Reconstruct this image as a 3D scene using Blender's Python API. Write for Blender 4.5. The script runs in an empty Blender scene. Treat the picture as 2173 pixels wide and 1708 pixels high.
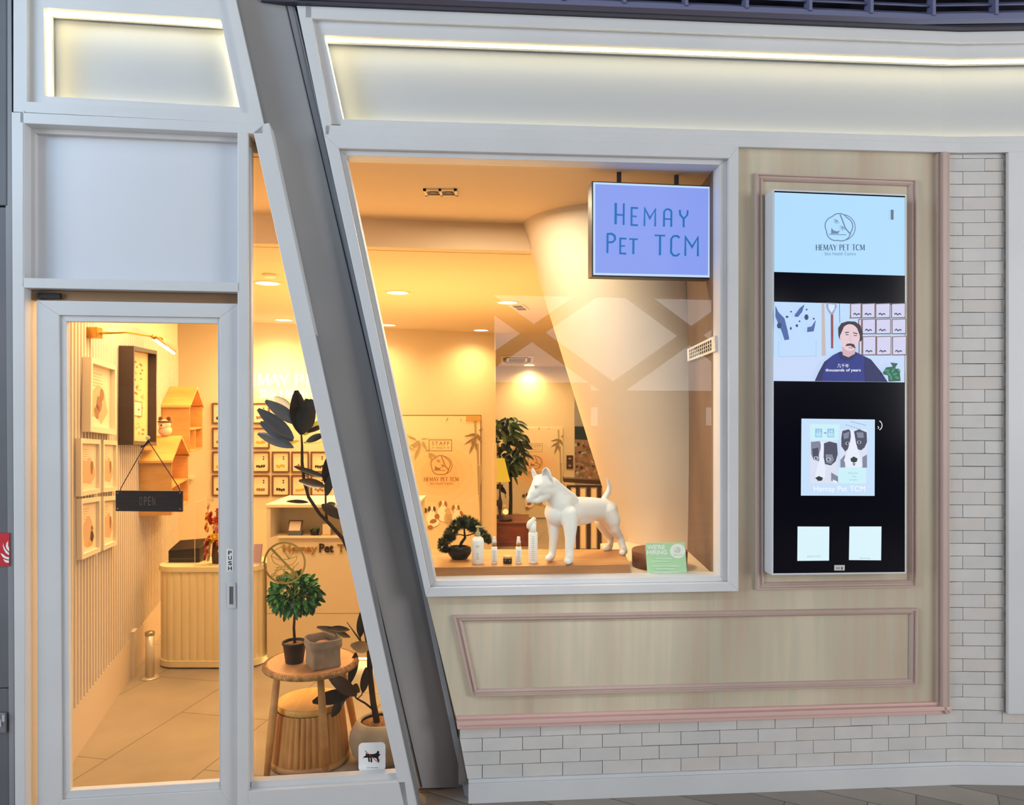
import bpy, bmesh, math, random
from mathutils import Vector, Matrix, Euler
SC = bpy.context.scene
COL = SC.collection
random.seed(7)
F, CX, HV, CH = 1570.0, 1086.5, 873.0, 2.1       # focal length and centre (px), horizon row, camera height (m)

# ---------------------------------------------------------------- camera
cam_d = bpy.data.cameras.new('camera'); cam = bpy.data.objects.new('camera', cam_d); COL.objects.link(cam)
cam.location = (0, 0, CH); cam.rotation_euler = (math.radians(90), 0, 0)
cam_d.sensor_width = 36.0; cam_d.lens = 36.0*F/2173.0; cam_d.shift_y = (HV-854.0)/2173.0
cam_d.clip_start = 0.05; cam_d.clip_end = 300
SC.camera = cam
SC.view_settings.view_transform = 'Standard'; SC.view_settings.look = 'None'
SC.view_settings.exposure = 0.0; SC.view_settings.gamma = 1.0; SC.view_settings.use_curve_mapping = False
SC.cycles.use_denoising = True
SC.cycles.max_bounces = 8; SC.cycles.transparent_max_bounces = 32
SC.cycles.sample_clamp_indirect = 4.0
# ---------------------------------------------------------------- world: pale overcast sky
W = bpy.data.worlds.new('world'); SC.world = W; W.use_nodes = True
wn = W.node_tree; wn.nodes.clear()
wo = wn.nodes.new('ShaderNodeOutputWorld'); wb = wn.nodes.new('ShaderNodeBackground')
wt = wn.nodes.new('ShaderNodeTexCoord'); wz = wn.nodes.new('ShaderNodeTexNoise'); wr = wn.nodes.new('ShaderNodeValToRGB')
wz.inputs['Scale'].default_value = 3.0; wz.inputs['Detail'].default_value = 4.0
wr.color_ramp.elements[0].color = (0.66, 0.69, 0.74, 1); wr.color_ramp.elements[1].color = (0.86, 0.88, 0.90, 1)
wn.links.new(wt.outputs['Generated'], wz.inputs['Vector']); wn.links.new(wz.outputs['Fac'], wr.inputs['Fac'])
wn.links.new(wr.outputs['Color'], wb.inputs['Color']); wb.inputs['Strength'].default_value = 2.6
wn.links.new(wb.outputs[0], wo.inputs[0])

def lamp(name, kind, loc, energy, color, size=0.2, rot=(0, 0, 0), size_y=None, spot=None, blend=0.6):
    d = bpy.data.lights.new(name, kind); d.energy = energy; d.color = color
    if kind == 'AREA':
        d.size = size
        if size_y: d.shape = 'RECTANGLE'; d.size_y = size_y
    elif kind == 'SPOT':
        d.shadow_soft_size = size; d.spot_size = math.radians(spot); d.spot_blend = blend
    else: d.shadow_soft_size = size
    o = bpy.data.objects.new(name, d); COL.objects.link(o); o.location = loc; o.rotation_euler = rot
    return o
# soft area lamps added at the sides, standing in for the concourse daylight
def aim(loc, to): return (Vector(to)-Vector(loc)).to_track_quat('-Z', 'Y').to_euler()
lamp('daylight_fill_right', 'AREA', (9.0, -2.0, 3.2), 330, (1.0, 0.99, 0.97), 3.6, aim((9.0, -2.0, 3.2), (0.8, 4.0, 2.0)), 3.2)
lamp('daylight_fill_left', 'AREA', (-9.0, -2.5, 3.2), 350, (0.96, 0.98, 1.0), 3.6, aim((-9.0, -2.5, 3.2), (-0.8, 4.0, 2.0)), 3.2)
lamp('overhead_fill', 'AREA', (0.4, 1.7, 5.2), 16, (1.0, 0.98, 0.95), 7.0, (math.radians(40), 0, 0), 0.6)  # unseen overhead lamp added to brighten the shop front
lamp('sky_opening_daylight', 'AREA', (-4.3, 0.4, 4.7), 85, (0.45, 0.72, 1.0), 1.6, (math.radians(62), 0, math.radians(-46)), 1.0)
dw = lamp('display_fill_spot', 'SPOT', (0.35, 0.6, 5.1), 400, (1.0, 0.97, 0.93), 0.12, aim((0.35, 0.6, 5.1), (0.35, 4.2, 1.50)), spot=23, blend=1.0)  # unseen spot added to light the dog and bottles from the front

# ---------------------------------------------------------------- colours and materials
def s2l(c):
    out = []
    for x in c:
        x /= 255.0
        out.append(x/12.92 if x <= 0.04045 else ((x+0.055)/1.055)**2.4)
    return tuple(out)
MATS = {}
def mat(name, rgb=(200, 200, 200), rough=0.6, metal=0.0, emit=0.0, noise=None, bump=0.0, spec=0.5, alpha=None):
    """rgb sRGB 0-255; noise = (rgb2, scale xyz, detail)"""
    if name in MATS: return MATS[name]
    m = bpy.data.materials.new(name); m.use_nodes = True; nt = m.node_tree
    b = nt.nodes['Principled BSDF']; c = s2l(rgb)
    b.inputs['Base Color'].default_value = (*c, 1); b.inputs['Roughness'].default_value = rough
    b.inputs['Metallic'].default_value = metal; b.inputs['Specular IOR Level'].default_value = spec
    if emit:
        b.inputs['Base Color'].default_value = (0.02, 0.02, 0.02, 1)
        b.inputs['Emission Color'].default_value = (*c, 1); b.inputs['Emission Strength'].default_value = emit
    if alpha is not None: b.inputs['Alpha'].default_value = alpha
    if noise or bump:
        tc = nt.nodes.new('ShaderNodeTexCoord'); mp = nt.nodes.new('ShaderNodeMapping'); nz = nt.nodes.new('ShaderNodeTexNoise')
        sc = noise[1] if noise else (8, 8, 8)
        mp.inputs['Scale'].default_value = sc; nz.inputs['Scale'].default_value = 1.0
        nz.inputs['Detail'].default_value = noise[2] if noise and len(noise) > 2 else 4.0
        nt.links.new(tc.outputs['Object'], mp.inputs['Vector']); nt.links.new(mp.outputs[0], nz.inputs['Vector'])
        if noise:
            r = nt.nodes.new('ShaderNodeValToRGB')
            r.color_ramp.elements[0].position = 0.32; r.color_ramp.elements[1].position = 0.68
            r.color_ramp.elements[0].color = (*s2l(noise[0]), 1); r.color_ramp.elements[1].color = (*c, 1)
            nt.links.new(nz.outputs['Fac'], r.inputs['Fac']); nt.links.new(r.outputs['Color'], b.inputs['Base Color'])
        if bump:
            bp = nt.nodes.new('ShaderNodeBump'); bp.inputs['Strength'].default_value = bump; bp.inputs['Distance'].default_value = 0.01
            nt.links.new(nz.outputs['Fac'], bp.inputs['Height']); nt.links.new(bp.outputs[0], b.inputs['Normal'])
    MATS[name] = m
    return m
def glass_mat(name, tint=(0.93, 0.96, 0.95), ior=1.5, rough=0.0):
    """thin architectural pane: lets light through, mirrors at grazing angles"""
    if name in MATS: return MATS[name]
    m = bpy.data.materials.new(name); m.use_nodes = True; nt = m.node_tree; nt.nodes.clear()
    o = nt.nodes.new('ShaderNodeOutputMaterial'); mx = nt.nodes.new('ShaderNodeMixShader')
    t = nt.nodes.new('ShaderNodeBsdfTransparent'); g = nt.nodes.new('ShaderNodeBsdfGlossy'); f = nt.nodes.new('ShaderNodeFresnel')
    t.inputs['Color'].default_value = (*tint, 1); g.inputs['Roughness'].default_value = rough; f.inputs['IOR'].default_value = ior
    ge = nt.nodes.new('ShaderNodeNewGeometry'); mm = nt.nodes.new('ShaderNodeMath'); mm.operation = 'SUBTRACT'; mm.use_clamp = True
    nt.links.new(f.outputs[0], mm.inputs[0]); nt.links.new(ge.outputs['Backfacing'], mm.inputs[1])      # only the outer skin of the pane mirrors
    nt.links.new(mm.outputs[0], mx.inputs[0]); nt.links.new(t.outputs[0], mx.inputs[1]); nt.links.new(g.outputs[0], mx.inputs[2])
    nt.links.new(mx.outputs[0], o.inputs[0]); MATS[name] = m
    return m
def stripe_wood(name, a, b_, c_, scale, rough=0.55):
    """veneer: broad soft bands plus fine grain, running along local z"""
    if name in MATS: return MATS[name]
    m = bpy.data.materials.new(name); m.use_nodes = True; nt = m.node_tree; bs = nt.nodes['Principled BSDF']
    tc = nt.nodes.new('ShaderNodeTexCoord'); prev = None
    for k, (sx, col) in enumerate((((scale, scale, 0.35), b_), ((scale*7, scale*7, 1.1), c_))):
        mp = nt.nodes.new('ShaderNodeMapping'); mp.inputs['Scale'].default_value = sx
        nz = nt.nodes.new('ShaderNodeTexNoise'); nz.inputs['Scale'].default_value = 1.0; nz.inputs['Detail'].default_value = 5
        nz.inputs['Distortion'].default_value = 0.3
        nt.links.new(tc.outputs['Object'], mp.inputs['Vector']); nt.links.new(mp.outputs[0], nz.inputs['Vector'])
        r = nt.nodes.new('ShaderNodeValToRGB'); r.color_ramp.elements[0].position = 0.42; r.color_ramp.elements[1].position = 0.66
        r.color_ramp.elements[1].color = (0.75, 0.75, 0.75, 1) if k else (1, 1, 1, 1)
        nt.links.new(nz.outputs['Fac'], r.inputs['Fac'])
        mx = nt.nodes.new('ShaderNodeMixRGB'); mx.inputs['Color2'].default_value = (*s2l(col), 1)
        if prev: nt.links.new(prev, mx.inputs['Color1'])
        else: mx.inputs['Color1'].default_value = (*s2l(a), 1)
        nt.links.new(r.outputs['Color'], mx.inputs['Fac']); prev = mx.outputs[0]
    nt.links.new(prev, bs.inputs['Base Color']); bs.inputs['Roughness'].default_value = rough
    MATS[name] = m
    return m
def tile_mat(name, a, b_, grout, size, offset=0.0, rough=0.4, mortar=0.006, rot=0.0):
    if name in MATS: return MATS[name]
    m = bpy.data.materials.new(name); m.use_nodes = True; nt = m.node_tree; bs = nt.nodes['Principled BSDF']
    tc = nt.nodes.new('ShaderNodeTexCoord'); mp = nt.nodes.new('ShaderNodeMapping'); mp.inputs['Rotation'].default_value = (0, 0, rot)
    br = nt.nodes.new('ShaderNodeTexBrick'); br.inputs['Scale'].default_value = 1.0; br.offset = offset
    br.inputs['Brick Width'].default_value = size[0]; br.inputs['Row Height'].default_value = size[1]; br.inputs['Mortar Size'].default_value = mortar
    br.inputs['Color1'].default_value = (*s2l(a), 1); br.inputs['Color2'].default_value = (*s2l(b_), 1); br.inputs['Mortar'].default_value = (*s2l(grout), 1)
    nz = nt.nodes.new('ShaderNodeTexNoise'); nz.inputs['Scale'].default_value = 3.0; nz.inputs['Detail'].default_value = 6
    mx = nt.nodes.new('ShaderNodeMixRGB'); mx.blend_type = 'MULTIPLY'; mx.inputs['Fac'].default_value = 0.35
    nt.links.new(tc.outputs['Object'], mp.inputs['Vector']); nt.links.new(mp.outputs[0], br.inputs['Vector']); nt.links.new(tc.outputs['Object'], nz.inputs['Vector'])
    nt.links.new(br.outputs['Color'], mx.inputs['Color1']); nt.links.new(nz.outputs['Fac'], mx.inputs['Color2'])
    nt.links.new(mx.outputs[0], bs.inputs['Base Color']); bs.inputs['Roughness'].default_value = rough
    MATS[name] = m
    return m

PAINT = mat('white_paint', (212, 213, 214), 0.42, noise=((205, 206, 208), (2, 2, 2)), bump=0.03)
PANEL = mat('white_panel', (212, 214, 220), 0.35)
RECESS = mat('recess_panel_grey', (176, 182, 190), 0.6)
GREYSTEEL = mat('grey_steel_paint', (166, 165, 165), 0.55, noise=((152, 153, 156), (1.5, 1.5, 1.0)), bump=0.05)
GREYEDGE = mat('grey_edge_paint', (140, 141, 145), 0.5, noise=((128, 130, 135), (3, 3, 1)))
DARKGREY = mat('dark_grey_wall', (98, 100, 106), 0.6, noise=((86, 88, 94), (2, 2, 2)))
WOODP = stripe_wood('pale_veneer', (206, 194, 170), (184, 164, 142), (190, 184, 164), 3.2, 0.5)
PINK = mat('dusty_pink_paint', (192, 170, 160), 0.45, noise=((184, 161, 152), (2, 2, 2)))
PINKD = mat('dusty_pink_skirting_rail', (214, 178, 170), 0.45)
BRICKM = mat('painted_brick', (205, 202, 198), 0.6, noise=((199, 196, 193), (9, 9, 9)), bump=0.25)
GROUT = mat('dark_joint', (98, 92, 88), 0.9)
NAVY = mat('dark_louvre_paint', (112, 116, 150), 0.55)
BLACKBAND = mat('black_soffit_edge', (24, 24, 34), 0.6)
GLASS = glass_mat('shop_glass', (0.96, 0.975, 0.96), 1.75)
BLACK = mat('black_plastic', (18, 17, 18), 0.4)
CREAM = mat('warm_cream_wall', (222, 205, 176), 0.8)
CEILM = mat('warm_ceiling_paint', (222, 200, 170), 0.85)
COLM = mat('plaster_column', (222, 208, 188), 0.75, noise=((214, 200, 181), (1.5, 1.5, 1.5)))
LEDM = mat('led_strip_light', (255, 232, 170), emit=14.0)

# ---------------------------------------------------------------- mesh builder
class MB:
    def __init__(s): s.v = []; s.f = []; s.m = []; s.mats = []; s.sm = []
    def mi(s, m):
        if m not in s.mats: s.mats.append(m)
        return s.mats.index(m)
    def add(s, vs, fs, m, smooth=False):
        b = len(s.v); k = s.mi(m); s.v += [Vector(p) for p in vs]
        for f in fs: s.f.append([b+i for i in f]); s.m.append(k); s.sm.append(smooth)
    def prism(s, front, back, m):
        n = len(front)
        s.add(list(front)+list(back), [list(range(n)), list(range(2*n-1, n-1, -1))] + [[i, n+i, n+(i+1) % n, (i+1) % n] for i in range(n)], m)
    def box(s, lo, hi, m, rz=0.0, c=None):
        x0, y0, z0 = lo; x1, y1, z1 = hi
        P = [(x0, y0, z0), (x1, y0, z0), (x1, y1, z0), (x0, y1, z0), (x0, y0, z1), (x1, y0, z1), (x1, y1, z1), (x0, y1, z1)]
        if rz:
            cx, cy = c if c else ((x0+x1)/2, (y0+y1)/2)
            P = [(cx+(x-cx)*math.cos(rz)-(y-cy)*math.sin(rz), cy+(x-cx)*math.sin(rz)+(y-cy)*math.cos(rz), z) for x, y, z in P]
        s.add(P, [(0, 3, 2, 1), (4, 5, 6, 7), (0, 1, 5, 4), (1, 2, 6, 5), (2, 3, 7, 6), (3, 0, 4, 7)], m)
    def lathe(s, c, prof, m, n=32, caps=True, sx=1.0, sy=1.0, smooth=True, tilt=None):
        c = Vector(c); vs = []
        for r, z in prof:
            for k in range(n):
                a = 2*math.pi*k/n; p = Vector((r*sx*math.cos(a), r*sy*math.sin(a), z))
                if tilt: p = tilt @ p
                vs.append(c+p)
        fs = []
        for j in range(len(prof)-1):
            for k in range(n): fs.append((j*n+k, j*n+(k+1) % n, (j+1)*n+(k+1) % n, (j+1)*n+k))
        s.add(vs, fs, m, smooth)
        if caps:
            b = len(s.v)-len(vs)
            s.f.append([b+k for k in range(n-1, -1, -1)]); s.m.append(s.mi(m)); s.sm.append(False)
            s.f.append([b+(len(prof)-1)*n+k for k in range(n)]); s.m.append(s.mi(m)); s.sm.append(False)
    def tube(s, pts, rad, m, n=10, caps=True):
        pts = [Vector(p) for p in pts]; N = len(pts)
        if not isinstance(rad, (list, tuple)): rad = [rad]*N
        up = None; vs = []
        for i, p in enumerate(pts):
            t = (pts[min(i+1, N-1)]-pts[max(i-1, 0)]).normalized()
            if up is None: up = t.orthogonal().normalized()
            up = (up-t*up.dot(t)).normalized(); w = t.cross(up)
            for k in range(n):
                a = 2*math.pi*k/n; vs.append(p+(up*math.cos(a)+w*math.sin(a))*rad[i])
        fs = [(j*n+k, j*n+(k+1) % n, (j+1)*n+(k+1) % n, (j+1)*n+k) for j in range(N-1) for k in range(n)]
        if caps: fs += [tuple(range(n-1, -1, -1)), tuple((N-1)*n+k for k in range(n))]
        s.add(vs, fs, m, True)
    def ball(s, c, r, m, nu=14, nv=9, sc=(1, 1, 1), rot=None):
        c = Vector(c); vs = []
        for j in range(1, nv):
            th = math.pi*j/nv
            for k in range(nu):
                ph = 2*math.pi*k/nu; p = Vector((math.sin(th)*math.cos(ph)*sc[0], math.sin(th)*math.sin(ph)*sc[1], math.cos(th)*sc[2]))*r
                if rot: p = rot @ p
                vs.append(c+p)
        for sgn in (1, -1):
            p = Vector((0, 0, sgn*r*sc[2]))
            if rot: p = rot @ p
            vs.append(c+p)
        a = (nv-1)*nu; fs = []
        for j in range(nv-2):
            for k in range(nu): fs.append((j*nu+k, (j+1)*nu+k, (j+1)*nu+(k+1) % nu, j*nu+(k+1) % nu))
        for k in range(nu): fs += [(a, k, (k+1) % nu), (a+1, (nv-2)*nu+(k+1) % nu, (nv-2)*nu+k)]
        s.add(vs, fs, m, True)
    def build(s, name, parent=None, bevel=0.0, label=None, fix=True):
        """one mesh object; with a parent, the points are taken relative to the top thing's place"""
        org = Vector((0, 0, 0)); top = parent
        while top is not None:
            org = Vector(top['_org']) if '_org' in top else org
            if top.parent is None: break
            top = top.parent
        if parent is not None and top is not None: org = ORG.get(top.name, Vector((0, 0, 0)))
        me = bpy.data.meshes.new(name)
        me.from_pydata([tuple(p-org) for p in s.v], [], s.f)
        for m in s.mats: me.materials.append(m)
        for i, p in enumerate(me.polygons): p.material_index = s.m[i]; p.use_smooth = s.sm[i]
        if fix:
            bm = bmesh.new(); bm.from_mesh(me); bmesh.ops.recalc_face_normals(bm, faces=bm.faces); bm.to_mesh(me); bm.free()
        me.update()
        o = bpy.data.objects.new(name, me); COL.objects.link(o)
        if parent is not None: o.parent = parent
        if bevel:
            md = o.modifiers.new('bevel', 'BEVEL'); md.width = bevel; md.segments = 2; md.limit_method = 'ANGLE'; md.angle_limit = math.radians(40)
            md.harden_normals = False
        if label: o['label'] = label
        return o
ORG = {}
def thing(name, loc, label, cat, group=None):
    o = bpy.data.objects.new(name, None); COL.objects.link(o); o.location = loc; o.empty_display_size = 0.1
    ORG[o.name] = Vector(loc)
    o['label'] = label; o['category'] = cat
    if group: o['group'] = group
    return o
def tag(o, label, cat, group=None, kind=None):
    o['label'] = label; o['category'] = cat
    if group: o['group'] = group
    if kind: o['kind'] = kind
    return o
def struct(o, label=None):
    o['kind'] = 'structure'
    if label: o['label'] = label
    return o
def dup(root, loc, label=None, rz=0.0, scale=None):
    r = root.copy(); COL.objects.link(r); r.location = loc; r.rotation_euler = (0, 0, rz)
    if scale: r.scale = scale
    if label: r['label'] = label
    for ch in list(root.children):
        c = ch.copy(); COL.objects.link(c); c.parent = r
        for g in list(ch.children):
            d = g.copy(); COL.objects.link(d); d.parent = c
    return r

# ---------------------------------------------------------------- planes: a photo pixel on a real plane gives a point in metres
class Plane:
    def __init__(s, x0, y0, dx, dy):
        l = math.hypot(dx, dy); s.p = (x0, y0); s.d = (dx/l, dy/l); n = (s.d[1], -s.d[0])
        if n[0]*(0-x0)+n[1]*(0-y0) < 0: n = (-n[0], -n[1])
        s.n = n
    def xy(s, u):
        a = (u-CX)/F; t = (a*s.p[1]-s.p[0])/(s.d[0]-a*s.d[1])
        return s.p[0]+t*s.d[0], s.p[1]+t*s.d[1]
    def at(s, u, v, off=0.0):
        x, y = s.xy(u); return Vector((x+s.n[0]*off, y+s.n[1]*off, CH-(v-HV)/F*y))
    def uz(s, u, z, off=0.0):
        x, y = s.xy(u); return Vector((x+s.n[0]*off, y+s.n[1]*off, z))
    def z(s, u, v): return s.at(u, v).z
def at_y(u, v, y): return Vector(((u-CX)/F*y, y, CH-(v-HV)/F*y))
def at_z(u, v, z):
    y = (CH-z)*F/(v-HV); return Vector(((u-CX)/F*y, y, z))
M = Plane(-0.2198, 3.99, 1, 0.0737)
L = Plane(-1.2727, 3.795, 1, 0.126)
bx_, by_ = M.xy(2030)
R = Plane(bx_, by_, 1, -0.03)
FT = Plane(0, 0.01, 1, 0)

def uvslab(mb, P, pts, f, b, m):
    mb.prism([P.at(u, v, f) for u, v in pts], [P.at(u, v, b) for u, v in pts], m)
def uzslab(mb, P, pts, f, b, m):
    mb.prism([P.uz(u, z, f) for u, z in pts], [P.uz(u, z, b) for u, z in pts], m)
def ringslab(mb, P, outer, inner, f, b, m, z=False):
    fn = P.uz if z else P.at
    n = len(outer)
    for i in range(n):
        q = [outer[i], outer[(i+1) % n], inner[(i+1) % n], inner[i]]
        mb.prism([fn(*p, f) for p in q], [fn(*p, b) for p in q], m)
def band(mb, us, z0, z1, f, b, m):
    """horizontal member along the bent front: us left to right, crossing the bend at 2030"""
    pf = []
    for u in us:
        P = M if u <= 2030 else R
        pf.append((P.uz(u, z0, f), P.uz(u, z1, f), P.uz(u, z0, b), P.uz(u, z1, b)))
    n = len(pf); vs = [p for q in pf for p in q]; fs = [(0, 1, 3, 2), (4*(n-1), 4*(n-1)+2, 4*(n-1)+3, 4*(n-1)+1)]
    for i in range(n-1):
        a = 4*i; c = a+4
        fs += [(a, c, c+1, a+1), (a+2, a+3, c+3, c+2), (a+1, c+1, c+3, a+3), (a, a+2, c+2, c)]
    mb.add(vs, fs, m)

# flat drawing on a plane, in photo pixels; each shape lies a hair above the one before
class Art:
    def __init__(s, P, off=0.002, step=0.0003): s.P = P; s.o = off; s.st = step; s.mb = MB()
    def nx(s): s.o += s.st; return s.o
    def poly(s, pts, m): o = s.nx(); s.mb.add([s.P.at(u, v, o) for u, v in pts], [list(range(len(pts)))], m)
    def rect(s, u0, v0, u1, v1, m): s.poly([(u0, v0), (u1, v0), (u1, v1), (u0, v1)], m)
    def ell(s, cu, cv, ru, rv, m, n=20, rot=0.0):
        c, d = math.cos(rot), math.sin(rot)
        s.poly([(cu+ru*math.cos(a)*c-rv*math.sin(a)*d, cv+ru*math.cos(a)*d+rv*math.sin(a)*c) for a in [2*math.pi*k/n for k in range(n)]], m)
    def stroke(s, pts, w, m, closed=False, depth=0.0):
        o = s.nx(); pts = list(pts)
        n = len(pts); L_, R_ = [], []
        for i, p in enumerate(pts):
            a = pts[(i-1) % n] if (closed or i > 0) else p; b = pts[(i+1) % n] if (closed or i < n-1) else p
            d1 = Vector((p[0]-a[0], p[1]-a[1])); d2 = Vector((b[0]-p[0], b[1]-p[1]))
            if d1.length < 1e-6: d1 = d2
            if d2.length < 1e-6: d2 = d1
            d1.normalize(); d2.normalize(); t = d1+d2
            if t.length < 1e-3: t = d2.copy()
            t.normalize(); nn = Vector((-t.y, t.x)); k = min(2.2, 1/max(0.3, abs(t.dot(d2))))
            L_.append((p[0]+nn.x*w/2*k, p[1]+nn.y*w/2*k)); R_.append((p[0]-nn.x*w/2*k, p[1]-nn.y*w/2*k))
        rng = range(n if closed else n-1)
        for i in rng:
            j = (i+1) % n; q = [L_[i], L_[j], R_[j], R_[i]]
            if depth: s.mb.prism([s.P.at(u, v, o+depth) for u, v in q], [s.P.at(u, v, o) for u, v in q], m)
            else: s.mb.add([s.P.at(u, v, o) for u, v in q], [(0, 1, 2, 3)], m)
    def text(s, t, u0, v0, u1, v1, m, depth=0.0, space=1.0, bold=0.0, slant=0.0):
        """the words fitted in the box u0..u1, v0 (cap top)..v1 (baseline)"""
        vs, fs, ed = text_mesh(t, space, bold)
        xs = [p[0] for p in vs]; ys = [p[1] for p in vs]; x0, x1 = min(xs), max(xs); y0, y1 = min(ys), max(ys); o = s.nx()
        def mp(p, oo):
            fx = (p[0]-x0)/(x1-x0); fy = (p[1]-y0)/(y1-y0); return s.P.at(u0+(u1-u0)*fx+slant*(fy), v1+(v0-v1)*fy, oo)
        s.mb.add([mp(p, o+depth) for p in vs], fs, m)
        if depth:
            n = len(vs); s.mb.add([mp(p, o+depth) for p in vs]+[mp(p, o) for p in vs], [(a, b, n+b, n+a) for a, b in ed], m)
    def build(s, name, parent=None, label=None): return s.mb.build(name, parent, label=label, fix=False)
SERIF = {  # strokes (x0, y0, x1, y1, thick) in a unit box, y up; curves as point lists
 'H': (.86, [((.14, 0), (.14, 1), 1), ((.70, 0), (.70, 1), 1), ((.14, .52), (.70, .52), .4)], (.14, .70)),
 'E': (.62, [((.14, 0), (.14, 1), 1), ((.14, .98), (.54, .98), .4), ((.14, .52), (.46, .52), .4), ((.14, .02), (.56, .02), .4)], (.14,)),
 'M': (1.02, [((.12, 0), (.14, 1), .5), ((.14, 1), (.48, .1), 1), ((.48, .1), (.82, 1), .5), ((.82, 1), (.85, 0), 1)], (.12, .85)),
 'A': (.84, [((.04, 0), (.40, 1), .45), ((.40, 1), (.76, 0), 1), ((.18, .34), (.62, .34), .4)], (.05, .76)),
 'Y': (.80, [((.04, 1), (.40, .46), 1), ((.74, 1), (.40, .46), .45), ((.40, .46), (.40, 0), 1)], (.40,)),
 'P': (.66, [((.14, 0), (.14, 1), 1), ((.14, .98), (.42, .96), .4), ((.42, .96), (.56, .84), .7), ((.56, .84), (.56, .64), 1), ((.56, .64), (.42, .50), .7), ((.42, .50), (.14, .48), .4)], (.14,)),
 'T': (.74, [((.36, 0), (.36, 1), 1), ((.02, .98), (.70, .98), .4)], (.36,)),
 'C': (.80, [((.72, .82), (.54, .98), .6), ((.54, .98), (.30, .96), .5), ((.30, .96), (.12, .74), 1), ((.12, .74), (.08, .50), 1), ((.08, .50), (.12, .26), 1), ((.12, .26), (.30, .04), 1), ((.30, .04), (.54, .02), .5), ((.54, .02), (.72, .16), .5)], ()),
 ' ': (.42, [], ())}
def serif(a, t, u0, v0, u1, v1, m, w=0.15, depth=0.0):
    tot = sum(SERIF[c][0] for c in t); s_ = (u1-u0)/tot; x = u0; H_ = v1-v0; o = a.o+a.st
    for c in t:
        wd, st, feet = SERIF[c]
        for p, q, k in st:
            a.o = o-a.st; a.stroke([(x+p[0]*s_, v1-p[1]*H_), (x+q[0]*s_, v1-q[1]*H_)], w*H_*k, m, depth=depth)
        for f in feet: a.o = o-a.st; a.stroke([(x+(f-.09)*s_, v1-.02*H_), (x+(f+.09)*s_, v1-.02*H_)], w*H_*.35, m, depth=depth)
        x += wd*s_
def text_mesh(t, space=1.0, bold=0.0):
    c = bpy.data.curves.new('t', 'FONT'); c.body = t; c.space_character = space; c.offset = bold; c.resolution_u = 3
    o = bpy.data.objects.new('t', c); COL.objects.link(o)
    dg = bpy.context.evaluated_depsgraph_get(); me = bpy.data.meshes.new_from_object(o.evaluated_get(dg))
    vs = [tuple(v.co) for v in me.vertices]; fs = [list(p.vertices) for p in me.polygons]
    cnt = {}
    for f in fs:
        for i in range(len(f)):
            k = tuple(sorted((f[i], f[(i+1) % len(f)]))); cnt[k] = cnt.get(k, 0)+1
    ed = [k for k, n in cnt.items() if n == 1]
    bpy.data.objects.remove(o); bpy.data.curves.remove(c); bpy.data.meshes.remove(me)
    return vs, fs, ed
def arc(cu, cv, r, a0, a1, n=12, ry=None):
    ry = ry or r
    return [(cu+r*math.cos(math.radians(a0+(a1-a0)*k/n)), cv+ry*math.sin(math.radians(a0+(a1-a0)*k/n))) for k in range(n+1)]
# ================================================================ large structure: shop front, left bay
ZS, ZL1, ZL0 = 3.5625, 4.102, 3.658      # seam under the fascia; top and bottom of the lit recesses
# --- left fascia (lit recess)
mb = MB()
uvt = -150
ringslab(mb, L, [(35.5, uvt), (468, uvt), (562, 268), (35.5, 242)], [(63.5, uvt), (450, uvt), (533, 245), (63.5, 221)], 0.03, -0.1, PAINT)
ringslab(mb, L, [(63.5, uvt), (450, uvt), (533, 245), (63.5, 221)], [(92.5, 15.6), (468, 40), (508.5, 227.5), (94.5, 203.7)], 0.0, -0.1, PAINT)
wfl = struct(mb.build('wall_fascia_left', bevel=0.003), 'white stepped fascia above the shop door')
tr = MB(); ringslab(tr, L, [(35.5, -70), (482, -70), (484, 13), (63.5, -12)], [(60, -70), (478, -70), (480, 7), (63.5, -16)], 0.05, 0.0, PAINT)
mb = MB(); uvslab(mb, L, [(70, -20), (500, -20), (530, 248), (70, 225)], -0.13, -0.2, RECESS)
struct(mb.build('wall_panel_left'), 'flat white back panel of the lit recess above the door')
# --- main bay fascia with the bend
US = [560, 900, 1300, 1700, 2030, 2100, 2320]
mb = MB()
def vline(z, u): return HV-(z-CH)*F/M.xy(u)[1]
zt = 4.236
uvslab(mb, M, [(632, vline(zt, 632)), (664, vline(zt, 664)), (664, 43), (705, 262), (700, 291.5), (690, 291.5)], 0.03, -0.1, PAINT)
band(mb, [650]+US[1:], 4.172, zt, 0.03, -0.1, PAINT)
uvslab(mb, M, [(655, 30), (700, 34), (690, 60), (686.5, 70), (727, 251.5), (745, 264), (704, 264)], -0.0004, -0.1, PAINT)
band(mb, [672]+US[1:], ZL1, 4.175, 0.0, -0.1, PAINT)
band(mb, [722]+US[1:], 3.61, ZL0, 0.0, -0.1, PAINT)
band(mb, [692]+US[1:], 3.5555, 3.612, 0.03, -0.1, PAINT)
struct(mb.build('wall_fascia_right', bevel=0.003), 'long white stepped fascia above the display window, bent at its far end')
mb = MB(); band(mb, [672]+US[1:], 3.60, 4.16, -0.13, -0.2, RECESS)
struct(mb.build('wall_panel_right'), 'long flat white back panel of the lit recess over the display window')
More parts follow.
